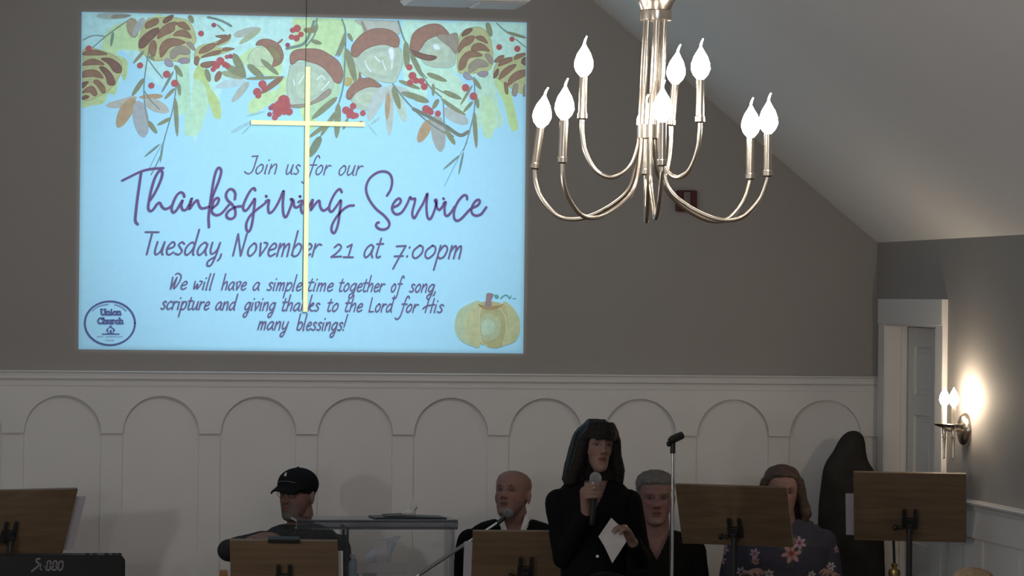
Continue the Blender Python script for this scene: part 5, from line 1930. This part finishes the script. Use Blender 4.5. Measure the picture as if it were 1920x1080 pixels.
def music_stand(label, cpx, cpy, Y, w, h, yaw, tilt=25, group=None, sheets=(), clip=None, brk=0.30, axis=0.0):
    """wooden desk on a black post, its back to the room; cpx, cpy = middle of the desk"""
    c = P(cpx, cpy, Y)
    t = thing('music_stand', label, 'music stand', (c.x, c.y, 0), group)
    Rz = Matrix.Rotation(-R(yaw), 3, 'Z')
    M_ = Rz @ Matrix.Rotation(R(tilt), 3, 'X')       # the desk's top leans towards the room
    q = lambda x, y, z: c + M_ @ Vector((x, y, z))
    b = MB()
    b.box(c, (w, .016, h), M_)
    b.build('desk', M_stand, t, smooth=False, bevel=0.003)
    b = MB()
    b.box(q(0, .035, -h / 2 + .006), (w, .055, .012), M_)
    b.build('ledge', M_stand, t, smooth=False, bevel=0.002)
    ax = w * axis
    bz = -h / 2 + h * brk
    b = MB()
    b.box(q(ax, -.016, bz), (.070, .018, .050), M_)
    for s in (-1, 1):
        b.box(q(ax + s * .024, -.018, bz + .040), (.016, .014, .062), M_)
    b.box(q(ax, -.036, bz - .012), (.030, .030, .044), M_)
    b.build('bracket', M_steel, t, smooth=False, bevel=0.003)
    b = MB()
    b.tube([q(ax - .030, -.036, bz - .012), q(ax - .060, -.036, bz - .012)], .006, 10)
    b.lathe(q(ax - .055, -.036, bz - .012), [(.010, 0), (.014, .004), (.014, .014), (.009, .018)], 14, M_ @ Vector((-1, 0, 0)))
    b.build('tilt_knob', M_steel, t)
    p0 = q(ax, -.040, bz - .012)
    foot = Vector((p0.x, p0.y, 0.0))
    b = MB()
    b.tube([p0, foot + Vector((0, 0, .72))], .0125, 14)
    b.build('post', M_steel, t)
    b = MB()
    b.tube([foot + Vector((0, 0, .78)), foot + Vector((0, 0, .03))], .016, 14)
    b.lathe(foot + Vector((0, 0, .74)), [(.017, 0), (.022, .004), (.022, .04), (.017, .045)], 16)
    b.build('sleeve', M_steel, t)
    for k3 in range(3):
        an = R(yaw + 90 + 120 * k3)
        d = Vector((math.cos(an), math.sin(an), 0))
        b = MB()
        b.tube(catmull([foot + Vector((0, 0, .10)) + d * .012, foot + d * .12 + Vector((0, 0, .075)), foot + d * .26 + Vector((0, 0, .012))]), .010, 10)
        b.build('leg', M_steel, t)
    for (lab, x0, x1, z0, z1, m_, rot_) in sheets:
        b = MB()
        Mr = M_ @ Matrix.Rotation(R(rot_), 3, 'Y')
        b.box(q((x0 + x1) / 2, .0105, (z0 + z1) / 2), (x1 - x0, .0012, z1 - z0), Mr)
        o = b.build('sheet_music', m_, smooth=False)
        tag(o, lab, 'sheet music')
    if clip:
        b = MB()
        b.box(q(clip, -.004, h / 2 + .002), (.135, .030, .020), M_)
        b.build('clip', M_steel, t, smooth=False, bevel=0.003)
    return t, q


music_stand('oak music stand behind the keyboard, cut off by the left edge', 28, 981, -1.25, .54, .335, -26, 25, sheets=(('lavender sheet sticking out right of the stand behind the keyboard', -.02, .330, -.150, .120, M_paperc, 0),), axis=-.05, brk=.34)
music_stand('low oak music stand with a black clip on its top edge', 533, 1076, -1.78, .462, .335, 9, 25, sheets=(('pale sheet edge showing right of the low stand with the black clip', .10, .252, -.10, .11, M_paper, 0),), clip=.001, brk=.45)
music_stand('low oak music stand between the boom microphone and the standing woman', 985, 1058, -1.72, .47, .335, 6, 25, sheets=(('lavender sheet edge showing left of the low stand beside the boom microphone', -.270, -.05, -.15, .105, M_paperc, 0),), brk=.42)
music_stand('oak music stand leaning left in front of the woman in the flowered dress', 1377, 966, -1.55, .515, .300, 29, 25, brk=.24)
music_stand('oak music stand at the right before the white door and black cloth', 1706, 950, -1.70, .498, .345, 18, 25, sheets=(('pale sheet edge showing left of the stand before the white door', -.286, -.03, -.155, .055, M_paperc, 0),), brk=.28)

# ---- keyboard
YK = -1.70
ka, kb = P(235, 1041, YK), P(235, 1100, YK)
kl = ka.x - 1.32
t = thing('keyboard', 'black electronic keyboard at the lower left with pale lettering on its back panel', 'keyboard', ((kl + ka.x) / 2, YK, 0))
M_key = mat('satin black shell', (0.010, 0.010, 0.011), 0.5, var=0.1, spec=0.25)
M_knob = mat('rubber knobs', (0.012, 0.012, 0.012), 0.7)
zt, zb = ka.z, ka.z - .125
b = MB()
n = 8
prof = []
for cx, cz, a0 in ((ka.x - .03, zt - .03, 90), (ka.x - .03, zb + .03, 0), (kl + .03, zb + .03, 270), (kl + .03, zt - .03, 180)):
    for i in range(n + 1):
        an = R(a0 - 90 * i / n)
        prof.append((cx + .03 * math.cos(an), YK, cz + .03 * math.sin(an)))
b.extrude(prof, (0, .13, 0))
b.box2((kl + .005, YK + .125, zb), (ka.x - .005, YK + .34, zt - .045))
body = b.build('shell', M_key, t, bevel=0.004)
b = MB()
b.box2((kl + .10, YK + .16, zt - .046), (ka.x - .10, YK + .33, zt - .034))
b.build('white_keys', mat('ivory keys', (.6, .6, .58), .3, var=.03), t, smooth=False, bevel=.001)
for k_, (px, w_) in enumerate(((164, 8), (178, 9), (200, 9), (214, 12), (224, 8))):
    c_ = P(px, 1040, YK + .03)
    b = MB()
    b.lathe((c_.x, YK + .035, zt - .001), [(.010, 0), (.010, .005), (.007, .0075)], 16)
    b.build('knob', M_knob, t)
# the lettering on the back panel, raised strokes leaning right
M_let = mat('silver lettering', (0.14, 0.14, 0.145), 0.5, var=0.05)
LET = [([(.95, 1.22), (.45, 1.22), (.40, .95), (.85, .70), (.70, .40), (-.10, -.18)], 0.20), ([(1.12, .75), (1.10, .15), (1.28, .05), (1.40, .05)], 0.16), ([(1.62, .42), (1.72, .42)], 0.2),
       ]


def eight(x):
    return [([(x + .36, .52), (x + .12, .64), (x + .12, .90), (x + .36, 1.0), (x + .60, .90), (x + .60, .64), (x + .36, .52), (x + .08, .38), (x + .08, .10), (x + .36, 0), (x + .64, .10), (x + .64, .38), (x + .36, .52)], .19)]


LET += eight(1.92) + eight(2.78) + [([(4.0, 1.0), (3.72, .82), (3.72, .18), (4.0, 0), (4.28, .18), (4.28, .82), (4.0, 1.0)], .20)]
b = MB()
o0, o1 = P(57, 1069, YK - .001), P(119, 1069, YK - .001)
u = (o1.x - o0.x) / 4.75
for s, w_ in LET:
    q = catmull([(x + .18 * y, y) for x, y in s], 5) if len(s) > 4 else [np.array((x + .18 * y, y)) for x, y in s]
    nq = len(q)
    hw_ = w_ / 2
    vs = []
    for i in range(nq):
        d_ = q[min(i + 1, nq - 1)] - q[max(i - 1, 0)]
        d_ = d_ / (np.hypot(*d_) + 1e-9)
        nn_ = np.array((-d_[1], d_[0])) * hw_
        for p_, y_ in ((q[i] + nn_, -.0016), (q[i] - nn_, -.0016), (q[i] + nn_, .0002), (q[i] - nn_, .0002)):
            vs.append((o0.x + .25 * u + p_[0] * u, YK + y_, o0.z + p_[1] * u * 1.32))
    fs = []
    for i in range(nq - 1):
        a_, c_ = 4 * i, 4 * (i + 1)
        fs += [(a_, a_ + 1, c_ + 1, c_), (a_, c_, c_ + 2, a_ + 2), (a_ + 1, a_ + 3, c_ + 3, c_ + 1)]
    fs += [(0, 2, 3, 1), (4 * nq - 4, 4 * nq - 3, 4 * nq - 1, 4 * nq - 2)]
    b.add(vs, fs)
b.build('back_lettering', M_let, t, smooth=False)
for sx in (kl + .22, ka.x - .22):
    for s in (-1, 1):
        b = MB()
        b.tube([(sx, YK + .17 - s * .15, zb - .012), (sx, YK + .17 + s * .20, .012)], .016, 10)
        b.build('stand_leg', M_steel, t)
    b = MB()
    b.box((sx, YK + .17, zb - .008), (.04, .36, .016))
    b.build('stand_rail', M_steel, t, smooth=False)

# ---- acrylic lectern with a white cross on its front
YL = -1.28
lf, lr = P(556, 990, YL - .16), P(858, 991, YL - .16)
lw = lr.x - lf.x
lx = (lf.x + lr.x) / 2
lz = (lf.z + lr.z) / 2
t = thing('lectern', 'clear acrylic lectern with a pale cross on its front panel', 'lectern', (lx, YL, 0))
b = MB()
top_z = lambda y: lz + .026 - (y - (YL - .16)) * .02
pl = [(lx - lw / 2, YL - .16, top_z(YL - .16)), (lx + lw / 2, YL - .16, top_z(YL - .16)), (lx + lw / 2 + .012, YL + .20, top_z(YL + .20)), (lx - lw / 2 + .012, YL + .20, top_z(YL + .20))]
b.extrude(pl, (0, 0, .012))
b.build('reading_top', M_acre, t, smooth=False, bevel=.002)
b = MB()
b.box2((lx - lw / 2, YL - .172, lz), (lx + lw / 2, YL - .160, lz + .036))
b.box2((lx - lw / 2, YL - .160, lz - .006), (lx + lw / 2, YL - .10, lz + .004))
b.build('front_lip', M_acre, t, smooth=False, bevel=.002)
fl, fr_ = P(648, 1060, YL - .08).x, P(852, 1060, YL - .08).x
b = MB()
b.box2((fl, YL - .085, .04), (fr_, YL - .075, lz + .0))
b.build('front_panel', M_acr, t, smooth=False, bevel=.002)
for x_ in (fl + .004, fr_ - .012):
    b = MB()
    b.box2((x_, YL - .075, .04), (x_ + .010, YL + .17, lz + .0))
    b.build('side_panel', M_acr, t, smooth=False, bevel=.002)
b = MB()
b.box2((fl - .04, YL - .14, 0), (fr_ + .04, YL + .20, .04))
b.build('base', M_acre, t, smooth=False, bevel=.003)
ca, cb_ = P(706, 1012, YL - .09), P(726, 1012, YL - .09)
h0, h1 = P(669, 1055, YL - .09), P(763, 1075, YL - .09)
b = MB()
b.box2((ca.x, YL - .094, ca.z - .62), (cb_.x, YL - .0845, ca.z))
b.box2((h0.x, YL - .0945, h1.z), (h1.x, YL - .0845, h0.z))
b.build('cross', M_frost, t, smooth=False, bevel=.002)
sz_ = P(700, 1098, YL).z
b = MB()
b.box2((fl + .016, YL - .07, sz_ - .01), (fr_ - .014, YL + .16, sz_))
b.build('shelf', M_acre, t, smooth=False)
# on the lectern
c0, c1 = P(698, 969, YL + .02), P(832, 971, YL + .02)
zt_ = top_z(YL - .08) + .0125
t = thing('folder', 'thin black open folder lying flat on the acrylic lectern', 'folder', ((c0.x + c1.x) / 2, YL + .03, zt_))
b = MB()
cm = c0.x + (c1.x - c0.x) * .47
b.extrude([(c0.x, YL - .08, zt_ + .0005), (cm, YL - .08, zt_ + .001), (cm, YL - .08, zt_ + .010), (c0.x, YL - .08, zt_ + .005)], (0, .24, -.0046))
b.extrude([(cm, YL - .08, zt_ + .001), (c1.x, YL - .08, zt_ + .0005), (c1.x, YL - .08, zt_ + .005), (cm, YL - .08, zt_ + .010)], (0, .24, -.0046))
b.build('cover', M_black, t, smooth=False, bevel=.001)
b = MB()
b.extrude([(c0.x + .05, YL - .06, zt_ + .0095), (cm - .01, YL - .06, zt_ + .0115), (cm - .01, YL - .06, zt_ + .014), (c0.x + .06, YL - .06, zt_ + .011)], (.006, .20, -.002))
b.build('page', mat('olive page', (.11, .10, .075), .8, var=.05), t, smooth=False)
tc_ = P(769, 966, YL + .02)
b = MB()
random.seed(11)
b.ell((tc_.x, YL + .02, zt_ + .020), (.026, .022, .013), None, 14, 10)
for k_ in range(9):
    an = 2 * PI * k_ / 9
    b.cap((tc_.x + .010 * math.cos(an), YL + .02 + .010 * math.sin(an), zt_ + .022), (tc_.x + .012 + .022 * math.cos(an), YL + .02 + .018 * math.sin(an), zt_ + .044 + .016 * random.random()), .0085, .0035, 8)
b.cap((tc_.x + .008, YL + .02, zt_ + .04), (tc_.x + .026, YL + .02, zt_ + .066), .007, .003, 8)
o = b.vox('tissue', mat('white tissue', (.62, .63, .60), .9, var=.04), None, .003, 1, rough=.004, nscale=90)
tag(o, 'crumpled white tissue standing on the black folder', 'tissue')
# on the lectern's inner shelf
M_pet = mat('pale blue plastic', (.52, .64, .72), .25, var=.06)
bc = P(661, 1060, YL + .03)
t = thing('water_bottle', 'pale blue plastic bottle behind the left side of the lectern panel', 'bottle', (bc.x, YL + .03, sz_))
b = MB()
b.lathe((bc.x + .004, YL + .03, sz_ + .001), [(.020, 0), (.026, .004), (.027, .03), (.024, .05), (.027, .07), (.027, .085), (.016, .108), (.011, .115), (.011, .122)], 22)
b.build('bottle_body', M_pet, t)
b = MB()
b.lathe((bc.x, YL + .03, sz_ + .122), [(.013, 0), (.013, .012), (.011, .014)], 18)
b.build('bottle_cap', mat('white cap', (.7, .72, .75), .4), t)
pa = [P(676, 1092, YL - .05), P(700, 1092, YL - .05), P(752, 1004, YL + .02), P(722, 1010, YL + .02), P(684, 1042, YL)]
pa[0].z = pa[1].z = sz_ + .001
b = MB()
b.extrude(pa, (.001, .003, 0))
o = b.build('paper_leaflet', mat('bluish white paper', (.66, .73, .80), .7, var=.05), smooth=False)
tag(o, 'bluish white leaflet leaning behind the cross on the lectern', 'leaflet')

# ---- boom microphone stand
YB = -1.62
m0, m1 = P(770, 1088, YB), P(938, 977, YB)
t = thing('microphone_stand', 'chrome boom stand slanting up to a microphone before the bald man', 'microphone stand', (m0.x - .12, YB, 0))
b = MB()
d = (m1 - m0).normalized()
b.tube([m0 - d * .20, m1], .0062, 12)
b.build('boom', M_chrome, t)
b = MB()
e0 = P(806, 1064, YB)
b.cap(e0 - d * .05, e0 + d * .20, .0085, .0085, 12)
b.build('boom_grip', mat('grey grip', (.20, .20, .20), .5, .3), t)
pv = m0 - d * .16
b = MB()
b.tube([pv, (pv.x, YB, .03)], .011, 12)
b.lathe((pv.x, YB, pv.z - .02), [(.016, 0), (.020, .004), (.020, .036), (.014, .04)], 16)
b.build('post', M_steel, t)
b = MB()
b.lathe((pv.x, YB, 0), [(.11, 0), (.11, .012), (.05, .026), (.014, .035)], 28)
b.build('base', M_steel, t)
mc = P(953, 963, YB)
t2 = thing('microphone', 'dark round-headed microphone on the boom, in front of the bald man', 'microphone', m1)
b = MB()
d2 = (mc - m1).normalized()
b.cap(m1 - d2 * .012, mc - d2 * .012, .009, .011, 14)
b.build('handle', M_black, t2)
b = MB()
b.ell(mc, (.0215, .0215, .0225), None, 20, 14)
b.build('grille', mat('dark wire mesh', (.20, .23, .24), .5, .6, var=.35, vscale=500, bump=.7, bscale=600), t2)

# ---- straight microphone stand with an empty clip
YM = -2.2
p_t, p_b = P(1261.5, 848, YM), P(1254, 1085, YM)
pz0 = Vector((p_t.x, YM, 0))
t = thing('microphone_stand', 'straight chrome microphone stand with an empty black clip, right of the standing woman', 'microphone stand', pz0)
b = MB()
b.tube([p_t, Vector((p_t.x, YM, P(1258, 930, YM).z))], .0062, 14)
b.build('upper_tube', M_chrome, t)
b = MB()
b.tube([Vector((p_t.x, YM, P(1258, 922, YM).z)), Vector((p_t.x, YM, .03))], .0085, 14)
b.build('lower_tube', M_chrome, t)
b = MB()
b.lathe(pz0, [(.125, 0), (.125, .012), (.05, .024), (.012, .035)], 28)
b.build('base', M_steel, t)
b = MB()
b.tube([Vector((p_t.x, YM, p_t.z - .005)), Vector((p_t.x, YM, p_t.z + .038)), P(1263, 828, YM)], [.0115, .0115, .010], 14)
ca_, cb2 = P(1256, 826, YM - .02), P(1279, 816, YM + .0)
dd = (cb2 - ca_).normalized()
b.tube([ca_ - dd * .004, ca_ + dd * .01, (ca_ + cb2) / 2, cb2], [.010, .0165, .0175, .0165], 18)
b.build('clip', M_black, t)
b = MB()
b.lathe(Vector((p_t.x - .012, YM, P(1263, 832, YM).z)), [(.008, 0), (.011, .003), (.011, .012), (.007, .015)], 14, (-1, 0, -.2))
b.build('wing_screw', M_black, t)

# ---- tall thing under a black cloth in the corner
YD = -0.33
rows = [(808.5, 1596, 1605, .3), (811, 1590, 1611, .5), (818, 1581, 1617, .8), (830, 1572, 1621, 1.0), (846, 1563, 1623, 1.05), (862, 1552, 1627, 1.1), (878, 1545, 1637, 1.2), (895, 1541, 1646, 1.35), (925, 1537, 1651, 1.5), (975, 1534, 1655, 1.6), (1080, 1532, 1658, 1.7)]
rings = []
for (py, xa, xb, dy) in rows:
    a_, c_ = P(xa, py, YD), P(xb, py, YD)
    rings.append(((a_ + c_) / 2, (c_.x - a_.x) / 2, min(.050 * dy + .02 * dy, .15), 0))
lastc, lrx, lry, _ = rings[-1]
rings.append((Vector((lastc.x, YD, .5)), lrx * 1.02, lry * 1.1, 0))
rings.append((Vector((lastc.x, YD, .012)), lrx * 1.05, lry * 1.2, 0))
b = MB()
b.loft(rings[::-1], 40, 2.1)
o = b.vox('cloth_cover', mat('black drape', (0.034, 0.032, 0.0305), .95, var=.2, vscale=12, spec=.08), None, .010, 4, rough=.006, nscale=9.0)
tag(o, 'tall rounded form draped in black cloth in the corner left of the door', 'draped cloth')

# ---- slim dark rod in a brass holder behind the right-hand stand
YP = -1.0
r0 = P(1677, 1062, YP)
t = thing('candle_lighter', 'slim dark rod rising from a brass holder, behind the right-hand music stand', 'brass holder', (r0.x, YP, 0))
M_brass = mat('aged brass', (.55, .40, .16), .3, 1.0, var=.15, vscale=40)
b = MB()
b.lathe((r0.x, YP, 0), [(.09, 0), (.09, .01), (.03, .03), (.014, .06), (.012, .5), (.020, .52), (.013, .55), (.012, r0.z - .09), (.022, r0.z - .06), (.030, r0.z - .03), (.026, r0.z - .015), (.012, r0.z - .010), (.014, r0.z + .004), (.018, r0.z + .010), (.010, r0.z + .016)], 24)
b.build('holder', M_brass, t)
b = MB()
b.tube([(r0.x, YP, r0.z), (P(1675, 1000, YP).x, YP, P(1675, 1000, YP).z)], .0065, 12)
b.build('rod', M_black, t)
